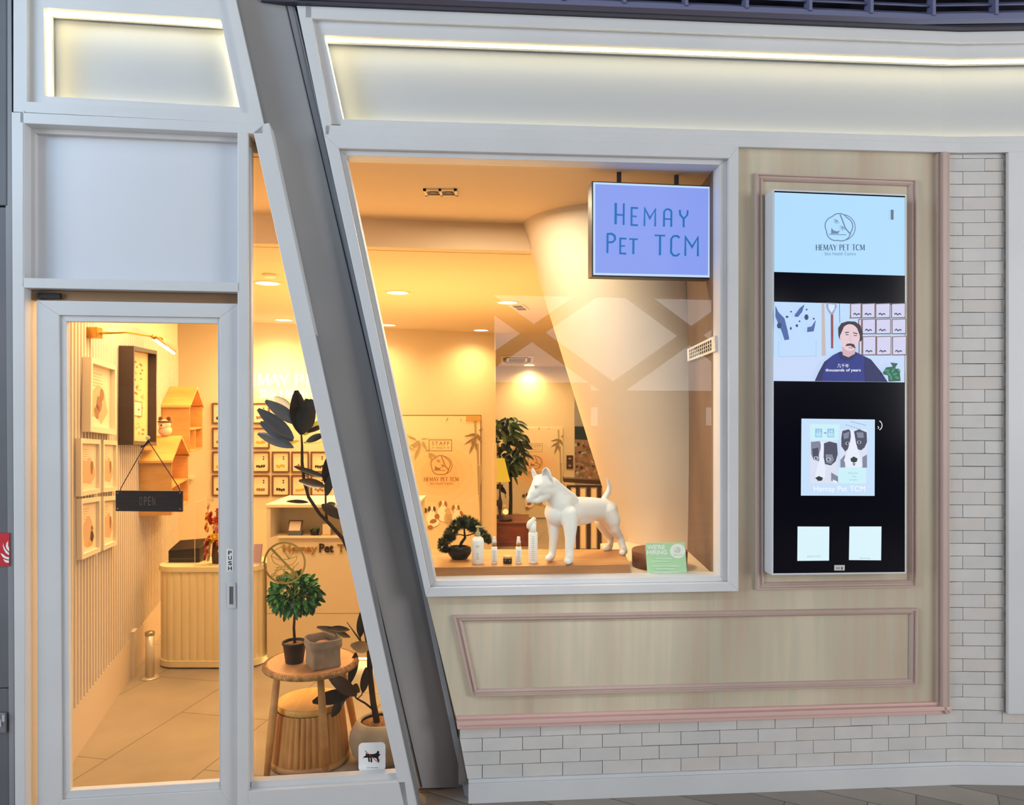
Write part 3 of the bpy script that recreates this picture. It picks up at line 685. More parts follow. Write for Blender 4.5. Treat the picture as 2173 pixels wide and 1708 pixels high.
# man
vp([(485, 1440), (510, 1385), (545, 1320), (600, 1278), (640, 1258), (740, 1258), (800, 1288), (835, 1305), (860, 1340), (900, 1385), (940, 1446)], VN)
vp([(485, 1440), (510, 1385), (545, 1320), (570, 1305), (545, 1360), (530, 1440)], VN2); vp([(800, 1290), (835, 1305), (900, 1385), (935, 1446), (800, 1444), (792, 1350)], VN2)
vp([(632, 1262), (650, 1255), (700, 1285), (738, 1256), (750, 1272), (705, 1312), (650, 1300)], VN2)
vp([(652, 1225), (660, 1278), (695, 1292), (735, 1270), (742, 1220)], em('video_neck', (206, 170, 180)))
vp([(632, 1160), (630, 1110), (650, 1080), (690, 1068), (735, 1070), (768, 1092), (784, 1140), (780, 1185), (762, 1198), (640, 1180)], VH)
a.poly([V(703+62*math.cos(t)*(1-0.10*max(0, math.sin(t))), 1170+84*math.sin(t)) for t in [2*math.pi*k/26 for k in range(26)]], VS)
vp([(642, 1118), (655, 1092), (690, 1078), (712, 1078), (668, 1098), (650, 1140), (640, 1160), (634, 1140)], VH); vp([(712, 1078), (745, 1085), (770, 1115), (782, 1160), (772, 1190), (762, 1150), (745, 1105)], VH)
vs_([(672, 1140), (696, 1136)], 6, VH); vs_([(722, 1140), (750, 1146)], 6, VH); vs_([(676, 1152), (694, 1152)], 5, VI); vs_([(726, 1156), (746, 1158)], 5, VI)
vs_([(706, 1150), (702, 1188), (716, 1194)], 3, em('video_neck', (206, 170, 180)))
vp([(672, 1222), (684, 1208), (706, 1206), (728, 1212), (738, 1238), (724, 1232), (704, 1220), (688, 1222)], VH); vs_([(694, 1232), (718, 1236)], 5, em('video_lip', (180, 90, 110)))
for sx in (0, 1): 
    for k in range(3): vs_([(655+k*14, 1306+k*4), (662+k*14, 1294+k*4)], 3, VI)
vp([(905, 1385), (925, 1355), (965, 1350), (950, 1325), (998, 1330), (980, 1360), (1008, 1370), (1015, 1440), (940, 1444), (935, 1405), (905, 1398)], VG)
for k in range(7): a.ell(*V(930+k*12, 1375+(k % 3)*22), 5.5, 2.6, em('video_green_light', (62, 140, 110)), rot=0.7*k)
a.text('几千年', *V(620, 1333), *V(692, 1357), em('white', (245, 246, 255))); a.text('thousands of years', *V(546, 1363), *V(765, 1386), em('white', (245, 246, 255)), bold=0.015)
a.build('video_screen_image', tv)
# before and after dog poster
a = Art(TP, 0.0008, 0.00035); V = lambda x, y: (1560+x/3.416, 800+y/3.416)
def vp(pts, m): a.poly([V(*p) for p in pts], m)
PB = em('poster_blue', (194, 220, 246)); PL = em('poster_pale', (198, 236, 244)); FUR = em('fur_white', (226, 232, 246)); FD = em('fur_dark', (58, 60, 84)); FM = em('fur_mid', (120, 126, 150)); NO = em('nose', (22, 22, 34))
vp([(480, 301), (1012, 308), (1010, 861), (476, 859)], PB)
vp([(542, 340), (756, 344), (754, 458), (542, 456)], PL); vp([(746, 658), (950, 658), (948, 772), (746, 770)], PL)
for x in (604, 691): vp([(x-25, 374), (x+25, 374), (x+25, 436), (x-25, 436)], em('calendar', (138, 186, 222))); vp([(x-20, 404), (x+20, 404), (x+20, 430), (x-20, 430)], em('calendar_pale', (178, 220, 240)))
a.text('12', *V(592, 382), *V(616, 402), em('white', (245, 246, 255))); a.text('14', *V(678, 382), *V(704, 402), em('white', (245, 246, 255)))
vp([(640, 402), (652, 402), (652, 396), (660, 405), (652, 414), (652, 408), (640, 408)], GB)
# left dog
vp([(542, 460), (742, 460), (740, 769), (540, 767)], em('fur_backdrop', (214, 220, 238)))
vp([(546, 470), (610, 464), (622, 500), (604, 560), (606, 610), (566, 600), (548, 560)], FM); vp([(556, 520), (600, 510), (602, 560), (590, 600), (562, 590)], FD)
vp([(640, 480), (680, 466), (735, 480), (740, 560), (725, 610), (690, 640), (648, 630), (638, 580), (640, 520)], FD); vp([(650, 560), (700, 560), (712, 600), (690, 630), (655, 620)], FM)
for x, y in ((582, 586), (672, 596)): a.ell(*V(x, y), 4.4, 3.6, FUR); a.ell(*V(x, y), 2.9, 2.9, NO); a.ell(*V(x+3, y-3), 0.8, 0.8, FUR)
vp([(616, 470), (636, 470), (634, 600), (650, 660), (645, 730), (600, 750), (575, 720), (590, 640), (612, 590)], FUR); vp([(575, 730), (602, 716), (632, 730), (622, 750), (596, 752)], NO)
vp([(690, 690), (740, 720), (740, 766), (690, 750)], FM); vp([(700, 740), (736, 756), (736, 769), (706, 769)], FUR)
# right dog
vp([(756, 380), (950, 380), (948, 656), (756, 654)], em('fur_backdrop', (214, 220, 238))); vp([(756, 600), (790, 560), (790, 654), (756, 654)], FM); vp([(915, 580), (948, 560), (948, 656), (915, 656)], FM)
vp([(762, 440), (770, 390), (815, 378), (836, 400), (824, 470), (810, 520), (790, 540), (762, 500)], FD); vp([(850, 395), (890, 378), (945, 400), (948, 470), (930, 510), (905, 530), (872, 520), (864, 470), (850, 430)], FD); vp([(775, 410), (820, 395), (815, 440), (780, 450)], FM); vp([(870, 400), (920, 400), (925, 440), (880, 440)], FM)
vp([(826, 382), (852, 390), (868, 480), (892, 560), (915, 640), (900, 656), (800, 656), (780, 600), (812, 520), (832, 460)], FUR)
for x, y in ((806, 480), (889, 472)): a.ell(*V(x, y), 4.2, 3.2, FUR); a.ell(*V(x, y), 2.8, 2.8, NO)
vp([(826, 590), (850, 574), (878, 590), (872, 612), (850, 620), (830, 610)], NO); vp([(840, 622), (862, 622), (858, 640), (846, 640)], FM)
for k, (x0, x1, y) in enumerate(((810, 880, 694), (838, 866, 718), (818, 876, 742))): a.text(('Back to play', 'After', 'therapy')[k] if False else ('Seborrhea', 'Flea', 'Dermatitis')[k], *V(x0, y-7), *V(x1, y+6), em('poster_text', (140, 184, 206)))
a.text('Hemay Pet TCM', *V(560, 788), *V(930, 838), em('white', (245, 246, 255)))
for k in range(9): a.stroke([V(828+k*12, 322+k*3), V(836+k*12, 325+k*3)], 1.2, GB); a.stroke([V(790+k*12, 344+k*4), V(797+k*12, 348+k*4)], 1.2, GB)
a.stroke(arc(*V(1024, 350), 7, -80, 80, 8, 9.5), 1.6, em('white_glow', (240, 238, 230))); a.stroke([V(1018, 356), V(1024, 366), V(1019, 374)], 1.4, em('white_glow', (240, 238, 230)))
a.build('dog_poster_screen_image', tv)
for tile in (0, 1):
  a = Art(TP, 0.0008, 0.0004)
  WP = em('white_tile', (214, 240, 248)); vp([(452, 1083), (682, 1084), (680, 1330), (450, 1332)] if tile else [(828, 1083), (1060, 1083), (1057, 1328), (824, 1326)], WP)
  if tile: a.text('@HEMAYPET', *V(520, 1294), *V(620, 1309), em('poster_text', (140, 184, 206)))
  else: a.text('WhatsApp', *V(900, 1308), *V(978, 1317), GB)
  a.build('caption_tile_screen_image', tv)
mb = MB(); mb.prism([TP.at(*V(*p), 0.004) for p in ((718, 1362), (792, 1362), (791, 1401), (717, 1401))], [TP.at(*V(*p), 0.0006) for p in ((718, 1362), (792, 1362), (791, 1401), (717, 1401))], mat('sticker_grey', (206, 204, 200), 0.5))
mb.prism([TP.at(*V(*p), 0.0045) for p in ((767, 1375), (775, 1373), (775, 1396), (767, 1396))], [TP.at(*V(*p), 0.004) for p in ((767, 1375), (775, 1373), (775, 1396), (767, 1396))], INK)
for y in (1380, 1388): mb.prism([TP.at(*V(*p), 0.0045) for p in ((728, y-2), (758, y-2), (758, y+1), (728, y+1))], [TP.at(*V(*p), 0.004) for p in ((728, y-2), (758, y-2), (758, y+1), (728, y+1))], INK)
mb.build('remote_sensor', tv)
# ================================================================ the shop's inside: shell
def sub(t, nm): return [c for c in t.children if c.name.split('.')[0] == nm][-1]
ZU, ZLo = 3.48, 3.28
BK = Plane(-1.0, 5.3, 1, 0.13)
B = Plane(-3.37, 9.8, 1, 0.45)
SL = Plane(-2.65, 4.43, -0.27, 1.0)
RW = Plane(1.142, 4.10, 0.033, 1.05)
def P2(P, x): 
    t = (x-P.p[0])/P.d[0]; return (P.p[0]+t*P.d[0], P.p[1]+t*P.d[1])
def slabz(mb, pts, z0, z1, m): mb.prism([(x, y, z0) for x, y in pts], [(x, y, z1) for x, y in pts], m)
bkl, bkr = P2(BK, -4.6), P2(BK, 2.7)
mb = MB(); slabz(mb, [L.uz(-300, 0, -0.12)[:2], G.uz(560, 0, -0.17)[:2], G.uz(720, 0, -0.17)[:2], M.uz(760, 0, -0.10)[:2], M.uz(1560, 0, -0.10)[:2], (2.7, 4.35), bkr, bkl], ZU, ZU+0.1, CEILM)
struct(mb.build('ceiling_window'), 'raised warm white ceiling behind the display window')
mb = MB(); slabz(mb, [bkl, bkr, (bkr[0], bkr[1]+0.12), (bkl[0], bkl[1]+0.12)], ZLo, ZU+0.1, CEILM)
struct(mb.build('ceiling_bulkhead'), 'drop between the raised and the lower shop ceiling')
mb = MB(); slabz(mb, [(bkl[0], bkl[1]+0.11), (bkr[0], bkr[1]+0.11), (2.7, 11.2), (-5.0, 11.2)], ZLo, ZLo+0.1, CEILM)
mb.prism([(-5, 11.2, 3.28), (2.7, 11.2, 3.28), (2.7, 16.3, 2.81), (-5, 16.3, 2.81)], [(-5, 11.2, 3.38), (2.7, 11.2, 3.38), (2.7, 16.3, 2.91), (-5, 16.3, 2.91)], CEILM)
struct(mb.build('ceiling_shop'), 'lower warm white shop ceiling with downlights')
mb = MB(); uzslab(mb, B, [(365, 0), (1052, 0), (1052, 3.3), (365, 3.3)], 0.0, -0.12, CREAM)
uzslab(mb, B, [(1046.5, 0), (1052.2, 0), (1052.2, B.z(1050, 941)), (1046.5, B.z(1050, 941))], 0.03, -0.0, mat('pale_reveal', (226, 204, 170), 0.6))
struct(mb.build('wall_back'), 'warm cream back wall of the shop')
mb = MB(); mb.box((-1.4, 14.5, 0), (1.224, 14.62, 3.3), CREAM); struct(mb.build('wall_rear'), 'cream wall at the end of the rear passage')
mb = MB(); mb.box((0.8, 16.0, 0), (2.7, 16.1, 3.3), CREAM); struct(mb.build('wall_rear_far'), 'furthest cream wall behind the plaster column')
mb = MB(); mb.box((-1.5, 11.6, 0), (-1.4, 14.6, 3.4), CREAM); mb.box((2.6, 4.4, 0), (2.7, 16.1, 3.55), CREAM); struct(mb.build('wall_right'), 'side walls of the rear passage')
def slp(y): return (-2.65-0.27*(y-4.43), y)
def slq(y, off): x, y_ = slp(y); return (x+SL.n[0]*off, y_+SL.n[1]*off)
SLAT = mat('slat_wall_paint', (214, 198, 178), 0.55); SLATB = mat('slat_wall_groove', (176, 146, 118), 0.7)
mb = MB()
def slbox(y0, y1, o0, o1, z0, z1, m): slabz(mb, [slq(y0, o0), slq(y1, o0), slq(y1, o1), slq(y0, o1)], z0, z1, m)
slbox(3.70, 7.91, -0.12, 0.0, 0.30, 2.80, SLATB); slbox(3.70, 7.91, -0.12, 0.022, 0.0, 0.31, mat('skirting_warm', (216, 196, 172), 0.5))
slbox(3.70, 7.91, -0.12, 0.012, 2.78, 3.5, CREAM)
n = 66
for k in range(n):
    y0 = 3.76+k*0.0628; 
    a_, b_ = slq(y0, 0.0), slq(y0+0.040, 0.0); c_ = slq(y0+0.032, 0.024); d_ = slq(y0+0.008, 0.024)
    slabz(mb, [a_, b_, c_, d_], 0.31, 2.785, SLAT)
slabz(mb, [slp(7.91), (-4.32, 9.42), (-4.42, 9.42), (slp(7.91)[0]-0.1, 7.91)], 0, 3.4, CREAM)
slbox(5.83, 5.93, 0.0, 0.05, 0.0, 0.36, SLAT)
struct(mb.build('wall_slatted'), 'finely slatted cream wall left of the shop door')
mb = MB(); slabz(mb, [L.uz(420, 0, -0.11)[:2], L.uz(20, 0, -0.11)[:2], L.uz(20, 0, -0.16)[:2], L.uz(420, 0, -0.16)[:2]], 2.76, 3.5, CREAM)
slabz(mb, [L.uz(545, 0, -0.11)[:2], L.uz(18, 0, -0.11)[:2], L.uz(18, 0, -0.16)[:2], L.uz(545, 0, -0.16)[:2]], 3.46, 3.6, CREAM)
uzslab(mb, L, [(18, 3.50), (572, 3.50), (572, 4.6), (18, 4.6)], -0.21, -0.26, CREAM)
struct(mb.build('wall_door_inside'), 'inner face of the panel over the door')
BROWNP = mat('brown_plaster', (122, 100, 84), 0.8, noise=((100, 80, 66), (2.5, 2.5, 1.2), 6), bump=0.1)
mb = MB(); mb.prism([(1.145, 4.185, 1.0), (1.185, 5.45, 1.0), (1.185, 5.45, 3.5), (1.145, 4.185, 3.5)], [(1.40, 4.22, 1.0), (1.40, 5.45, 1.0), (1.40, 5.45, 3.5), (1.40, 4.22, 3.5)], BROWNP)
o = struct(mb.build('wall_return'), 'brown plastered return wall beside the display window')
mb = MB(); rings = []
for z_, cx_, cy_ in ((0.6, 1.58, 5.5), (3.56, 0.675, 5.5)): rings.append([(cx_+0.62*math.cos(2*math.pi*k/72), cy_+0.62*math.sin(2*math.pi*k/72), z_) for k in range(72)])
mb.add(rings[0]+rings[1], [(k, (k+1) % 72, 72+(k+1) % 72, 72+k) for k in range(72)], COLM, True)
struct(mb.build('column_leaning'), 'thick round plastered column leaning inside the display window')
FLI = tile_mat('shop_floor_tiles', (178, 163, 142), (172, 156, 136), (128, 110, 90), (1.3, 0.655), 0.45, 0.35, 0.005, math.radians(101.3-180))
mb = MB(); fl = [L.uz(-900, 0, -0.055)[:2], L.uz(905, 0, -0.055)[:2], (-0.35, 4.2), M.uz(1000, 0, -0.06)[:2], M.uz(1700, 0, -0.06)[:2], (2.7, 4.5), (2.7, 16.2), (-5, 16.2), (-5, 3.6)]
slabz(mb, fl, -0.1, -0.0004, FLI)
struct(mb.build('floor_shop'), 'large beige stone tiles of the shop floor')

# ================================================================ lights of the shop
DISC = mat('downlight_glow', (255, 240, 205), emit=6.0); RIMM = mat('downlight_rim', (236, 214, 180), 0.4)
def ceil_pt(u, v):
    z = ZLo; y = (z-CH)*F/(HV-v)
    if y > 11.2:
        lo, hi = 11.2, 16.3
        for _ in range(40):
            mid = (lo+hi)/2; zz = 3.28-(mid-11.2)*0.0922
            if CH+(HV-v)/F*mid < zz: lo = mid
            else: hi = mid
        y = lo; z = 3.28-(y-11.2)*0.0922
    return Vector(((u-CX)/F*y, y, z))
DL = [(568, 600, 0.105, 'large round downlight seen through the narrow slanted window, nearest the door'), (602, 678, 0.11, 'round downlight before the lettered wall, seen low in the narrow slanted window'), (844, 620, 0.10, 'round downlight in the lower ceiling, nearest the pointed side of the display window'),
      (823, 689, 0.105, 'round downlight close to the back wall, half behind the slanted window frame'), (1077, 641, 0.10, 'round downlight in the lower ceiling beside the small square grille'), (1021, 700, 0.115, 'round downlight close to the end edge of the back wall'), (1123, 775, 0.10, 'small far round downlight over the rear passage beside the ceiling cassette')]
root = None
for u, v, r, lab in DL:
    p = ceil_pt(u, v)
    if root is None:
        root = thing('ceiling_downlight', p, lab, 'downlight', 'round downlights in the shop ceiling')
        mb = MB(); mb.lathe(p, [(0.125, 0.0), (0.125, -0.006), (0.105, -0.010), (0.104, -0.004)], RIMM, 36, caps=False); mb.build('rim', root)
        mb = MB(); mb.lathe(p+Vector((0, 0, -0.0045)), [(0.104, 0.0), (0.104, -0.001)], DISC, 36); mb.build('diffuser', root)
    else: dup(root, p, lab)
    lamp('downlight_lamp', 'SPOT', (p.x, p.y, p.z-0.03), 112, (1.0, 0.61, 0.24), 0.09, (0, 0, 0), spot=150, blend=1.0)
lamp('shop_ceiling_wash', 'AREA', (-1.2, 7.6, 3.2), 165, (1.0, 0.62, 0.25), 3.5, (0, 0, 0), 3.0)
lamp('passage_wash', 'AREA', (0.4, 13.0, 2.9), 60, (1.0, 0.66, 0.32), 1.4, (0, 0, 0), 1.6)
lamp('shop_floor_bounce', 'AREA', (-1.0, 7.2, 1.7), 92, (1.0, 0.55, 0.19), 3.2, (math.radians(180), 0, 0), 2.6)
lamp('window_downlight_wash', 'AREA', (-0.1, 4.62, 3.45), 34, (1.0, 0.80, 0.55), 0.5, (0, 0, 0), 0.2)
lamp('door_zone_wash', 'AREA', (-2.3, 5.0, 3.2), 50, (1.0, 0.66, 0.32), 0.8, (0, 0, 0), 1.2)
# smoke detector
p = ceil_pt(572, 582); mb = MB(); mb.lathe(p, [(0.06, 0), (0.06, -0.018), (0.04, -0.03)], mat('detector_white', (236, 222, 196), 0.4), 28)
mb.mats and tag(mb.build('smoke_detector'), 'small round white smoke detector above the nearest downlight in the narrow window', 'detector')
# twin square fitting
cs = [at_z(u, v, ZU) for u, v in ((900, 396), (969.5, 398.5), (970, 416), (902, 414.5))]
c0 = sum(cs, Vector())/4; t = thing('twin_downlight', c0, 'white twin square downlight with dark cells in the raised window ceiling', 'downlight')
mb = MB(); w, h = 0.104, 0.062
for (x0, x1, y0, y1) in ((-w, w, -h, -h+0.016), (-w, w, h-0.016, h), (-w, -w+0.018, -h, h), (w-0.018, w, -h, h), (-0.008, 0.008, -h, h)): mb.box((c0.x+x0, c0.y+y0, ZU-0.012), (c0.x+x1, c0.y+y1, ZU), RIMM)
mb.build('frame', t)
for sx in (-1, 1):
    mb = MB(); mb.box((c0.x+sx*0.047-0.038, c0.y-h+0.015, ZU-0.006), (c0.x+sx*0.047+0.038, c0.y+h-0.015, ZU-0.001), BLACK); mb.lathe((c0.x+sx*0.047, c0.y, ZU-0.006), [(0.028, 0), (0.028, -0.004), (0.014, -0.004)], mat('lamp_bowl', (84, 66, 50), 0.3, 0.6), 20); mb.build('lamp_cell', t)
p = ceil_pt(1103, 651); t = thing('ceiling_grille', p, 'small white grille with two dark slots beside a ceiling downlight', 'vent')
mb = MB(); mb.box((p.x-0.075, p.y-0.22, p.z-0.012), (p.x+0.075, p.y+0.22, p.z), RIMM, rz=-0.2, c=(p.x, p.y)); mb.build('frame', t)
for s_ in (-1, 1): mb = MB(); mb.box((p.x-0.05, p.y+s_*0.1-0.075, p.z-0.015), (p.x+0.05, p.y+s_*0.1+0.075, p.z-0.0125), mat('vent_dark', (92, 66, 44), 0.7), rz=-0.2, c=(p.x, p.y)); mb.build('slot', sub(t, 'frame'))
# cassette
p = ceil_pt(1097, 762); t = thing('ceiling_cassette', p, 'square white ceiling cassette air conditioner over the rear passage', 'air conditioner')
tl = Matrix.Rotation(-math.atan(0.0922), 3, 'X')
def tb(mb, c, x0, x1, y0, y1, z0, z1, m):
    mb.prism([c+tl @ Vector(q) for q in ((x0, y0, z0), (x1, y0, z0), (x1, y1, z0), (x0, y1, z0))], [c+tl @ Vector(q) for q in ((x0, y0, z1), (x1, y0, z1), (x1, y1, z1), (x0, y1, z1))], m)
mb = MB(); tb(mb, p, -0.30, 0.30, -0.42, 0.42, -0.02, 0.0, RIMM); mb.build('panel', t)
mb = MB(); 
for s_ in (-1, 1): tb(mb, p, -0.2, 0.2, s_*0.3-0.04, s_*0.3+0.04, -0.024, -0.0205, MATS['vent_dark']); tb(mb, p, s_*0.22-0.03, s_*0.22+0.03, -0.26, 0.26, -0.024, -0.0205, MATS['vent_dark'])
for k in range(5): tb(mb, p, -0.15, 0.15, -0.18+k*0.08, -0.15+k*0.08, -0.024, -0.0205, MATS['vent_dark'])
mb.build('louvre', t)
# vent grille on return wall
mb = MB(); q = [RW.at(u, v, 0.004) for u, v in ((1463, 741), (1523, 712), (1524, 745), (1464, 767))]; q0 = sum(q, Vector())/4
t = thing('wall_grille', q0, 'white slotted air grille high on the brown return wall', 'vent'); mb.prism(q, [x-Vector((RW.n[0], RW.n[1], 0))*0.01 for x in q], mat('grille_white', (226, 222, 214), 0.4)); 
mb.prism([x+Vector((RW.n[0], RW.n[1], 0))*0.012 for x in q], q, MATS['grille_white']); mb.build('frame', t)
mb = MB()
for r_ in range(3):
    for k in range(12):
        def gp(a_, b_): 
            l_ = q[0].lerp(q[1], a_); m_ = q[3].lerp(q[2], a_); return l_.lerp(m_, b_)+Vector((RW.n[0], RW.n[1], 0))*0.0135
        a0 = 0.10+k*0.068; b0 = 0.16+r_*0.25; mb.add([gp(a0, b0), gp(a0+0.042, b0), gp(a0+0.042, b0+0.19), gp(a0, b0+0.19)], [(0, 1, 2, 3)], INK)
mb.build('slots', t)

# ================================================================ things seen through the door
def rect_frame(P, pts, w, depth, mframe, mart, label, cat, name, group=None, off=0.026, art=None):
    """a framed picture: pts = four outer corners in pixels"""
    q = [P.at(u, v, off) for u, v in pts]; c = sum(q, Vector())/4
    t = thing(name, (c.x, c.y, min(p.z for p in q)), label, cat, group)
    n = Vector((P.n[0], P.n[1], 0))
    inn = []
    for i in range(4):
        a_, b_, d_ = q[i], q[(i-1) % 4], q[(i+1) % 4]; inn.append(a_+(b_-a_).normalized()*w+(d_-a_).normalized()*w)
    mb = MB()
    for i in range(4):
        f_ = [q[i], q[(i+1) % 4], inn[(i+1) % 4], inn[i]]; mb.prism([p+n*depth for p in f_], f_, mframe)
    mb.build('frame', t)
    mb = MB(); mb.prism([p+n*depth*0.35 for p in inn], inn, mart[0])
    if art: art(mb, inn, n*(depth*0.35))
    mb.build('picture', sub(t, 'frame'))
    return t
def uvq(inn, a_, b_): return inn[0].lerp(inn[1], a_).lerp(inn[3].lerp(inn[2], a_), b_)
def blob(mb, inn, n, ca, cb, ra, rb, m, k=10, o=0.001, jag=0.25):
    pts = [uvq(inn, ca+ra*(1+random.uniform(-jag, jag))*math.cos(2*math.pi*i/k), cb+rb*(1+random.uniform(-jag, jag))*math.sin(2*math.pi*i/k))+n+n.normalized()*o for i in range(k)]
    mb.add(pts, [list(range(k))], m)
FRW = mat('picture_frame_white', (226, 210, 184), 0.5); PAPER = mat('picture_paper', (228, 208, 180), 0.7); SEP = mat('sepia_ink', (150, 106, 74), 0.8); SEP2 = mat('sepia_wash', (206, 168, 130), 0.8); DKI = mat('dark_ink', (70, 50, 42), 0.8); YEL = mat('yellow_ink', (214, 160, 60), 0.8)
def art_a(kind):
    def f(mb, inn, n):
        random.seed(kind*13+1)
        blob(mb, inn, n, 0.5, 0.6, 0.38, 0.3, SEP2, 14, 0.0008)
        if kind == 0: blob(mb, inn, n, .5, .62, .12, .14, SEP, 9, .0016); blob(mb, inn, n, .6, .45, .09, .1, SEP, 9, .0016); blob(mb, inn, n, .4, .75, .1, .12, SEP, 9, .0016)
        if kind == 1: blob(mb, inn, n, .7, .72, .1, .12, DKI, 9, .0016); blob(mb, inn, n, .62, .86, .14, .08, YEL, 9, .0016); blob(mb, inn, n, .72, .55, .07, .06, SEP, 9, .002)
        if kind == 2: blob(mb, inn, n, .72, .5, .08, .16, SEP, 9, .0016)
        for k in range(5): b0 = .12+k*.05; mb.add([uvq(inn, .2, b0)+n*1.05, uvq(inn, .2+.5*random.random(), b0)+n*1.05, uvq(inn, .6, b0+.015)+n*1.05, uvq(inn, .2, b0+.015)+n*1.05], [(0, 1, 2, 3)], SEP2)
    return f
gp_ = 'white framed sepia prints on the slatted wall'
rect_frame(SL, [(165, 757), (222, 775), (222, 923), (163, 916)], 0.035, 0.05, FRW, (PAPER,), 'single white framed sepia print, highest on the slatted wall nearest the door', 'picture', 'framed_print', gp_, art=art_a(0))
rect_frame(SL, [(150, 930), (194, 933), (194, 1046), (150, 1054)], 0.03, 0.03, FRW, (PAPER,), 'white framed print, upper near one of the block of four on the slatted wall', 'picture', 'framed_print', gp_, art=art_a(2))
rect_frame(SL, [(200, 933), (231, 936), (231, 1042), (200, 1045)], 0.03, 0.03, FRW, (PAPER,), 'white framed print, upper far one of the block of four on the slatted wall', 'picture', 'framed_print', gp_, art=art_a(2))
rect_frame(SL, [(151, 1059), (194, 1054), (194, 1171), (152, 1189)], 0.03, 0.03, FRW, (PAPER,), 'white framed print with a dark seated figure, lower near one of the block of four', 'picture', 'framed_print', gp_, art=art_a(1))
rect_frame(SL, [(200, 1054), (231, 1052), (231, 1156), (200, 1169)], 0.03, 0.03, FRW, (PAPER,), 'white framed print, lower far one of the block of four on the slatted wall', 'picture', 'framed_print', gp_, art=art_a(2))
def art_map(mb, inn, n):
    random.seed(5)
    for k in range(60):
        ca, cb = random.uniform(.2, .8), random.uniform(.08, .95); blob(mb, inn, n, ca, cb, .05, .012, SEP2 if k % 2 else SEP, 6, 0.001+0.00005*k, 0.5)
    mb.add([uvq(inn, a_, b_)+n*1.06 for a_, b_ in ((.3, .55), (.72, .55), (.72, .72), (.3, .72))], [(0, 1, 2, 3)], SEP)
    mb.add([uvq(inn, a_, b_)+n*1.1 for a_, b_ in ((.34, .56), (.68, .56), (.68, .71), (.34, .71))], [(0, 1, 2, 3)], PAPER)
DKFR = mat('dark_frame_wood', (58, 42, 36), 0.4); GOLDP = mat('aged_paper', (226, 190, 134), 0.7)
rect_frame(SL, [(244, 733), (299, 744), (298, 946), (243, 944)], 0.03, 0.10, DKFR, (GOLDP,), 'tall dark box frame with an aged drawing under the brass picture light', 'picture', 'framed_drawing', off=0.026, art=art_map)
# picture light
BRASS = mat('brass', (196, 150, 70), 0.3, 0.9); TUBE = mat('tube_glow', (255, 246, 220), emit=4.0)
q = SL.at(180, 706, 0.03); t = thing('picture_light', q, 'brass picture light with glowing tube over the dark framed drawing', 'lamp')
mb = MB(); nn = Vector((SL.n[0], SL.n[1], 0)); mb.box((q.x-0.03, q.y-0.03, q.z-0.035), (q.x+0.06, q.y+0.04, q.z+0.035), BRASS); mb.build('wall_plate', t, bevel=0.003)
e0, e1 = SL.at(228, 716, 0.30), SL.at(285, 748, 0.30)
mb = MB(); mb.tube([q+nn*0.06, q+nn*0.16+Vector((0, .1, .02)), e0.lerp(e1, .35)+Vector((0, 0, .05)), e0.lerp(e1, .5)+Vector((0, 0, .03))], 0.008, BRASS, 8); mb.build('arm', t)
mb = MB(); mb.tube([e0+Vector((0, 0, .014)), e1+Vector((0, 0, .014))], 0.017, BRASS, 12); mb.build('hood', t)
mb = MB(); mb.tube([e0.lerp(e1, .03), e0.lerp(e1, .97)], 0.013, TUBE, 10); mb.build('tube', sub(t, 'hood'))
# house shelves
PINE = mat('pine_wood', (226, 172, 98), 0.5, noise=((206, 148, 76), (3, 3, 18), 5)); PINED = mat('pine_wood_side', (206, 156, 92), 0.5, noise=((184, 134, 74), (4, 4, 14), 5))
def house(y, zb, label, he=0.45):
    o = Vector((*slq(y, 0.026), zb)); n = nn; d = Vector((SL.d[0], SL.d[1], 0)); d = d if d.y > 0 else -d
    wd, dp, ga = 0.86, 0.245, 0.18
    t = thing('house_shelf', o, label, 'shelf', 'pine house shaped shelves')
    P = lambda a_, b_, c_: o+n*a_+d*b_+Vector((0, 0, c_))
    def pl(nm, pts, thick, m, ax):
        mb = MB(); mb.prism(pts, [p+ax*thick for p in pts], m); mb.build(nm, t)
    Zv = Vector((0, 0, 1))
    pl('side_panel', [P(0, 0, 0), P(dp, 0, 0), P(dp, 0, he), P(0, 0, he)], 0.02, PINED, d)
    pl('side_panel', [P(0, wd-.02, 0), P(dp, wd-.02, 0), P(dp, wd-.02, he), P(0, wd-.02, he)], 0.02, PINE, d)
    pl('base_panel', [P(0, .02, 0), P(dp, .02, 0), P(dp, wd-.02, 0), P(0, wd-.02, 0)], 0.02, PINE, Zv)
    pl('shelf_board', [P(.01, .02, .22), P(dp-.005, .02, .22), P(dp-.005, wd-.02, .22), P(.01, wd-.02, .22)], 0.018, PINE, Zv)
    pl('divider', [P(.01, wd*.5, .02), P(dp-.01, wd*.5, .02), P(dp-.01, wd*.5, .22), P(.01, wd*.5, .22)], 0.018, PINE, d)
    pl('back_panel', [P(0, .02, .02), P(0, wd-.02, .02), P(0, wd-.02, he), P(0, wd/2, he+ga-.02), P(0, .02, he)], 0.012, PINE, n)
    e = .03
    pl('roof_board', [P(-0.0, -e, he-.012), P(dp+.01, -e, he-.012), P(dp+.01, wd/2, he+ga), P(-0.0, wd/2, he+ga)], 0.02, PINE, Zv)
    pl('roof_board', [P(-0.0, wd+e, he-.012), P(dp+.01, wd+e, he-.012), P(dp+.01, wd/2, he+ga), P(-0.0, wd/2, he+ga)], 0.02, PINE, Zv)
    return t, P
house(7.01, 1.70, 'pine house shaped shelf, the upper and farther one on the slatted wall')
h2, HP = house(6.10, 1.235, 'pine house shaped shelf, the lower one with a plush toy on its roof')
# trinkets in the far house
mb = MB(); p = Vector((*slq(7.55, 0.12), 1.72)); 
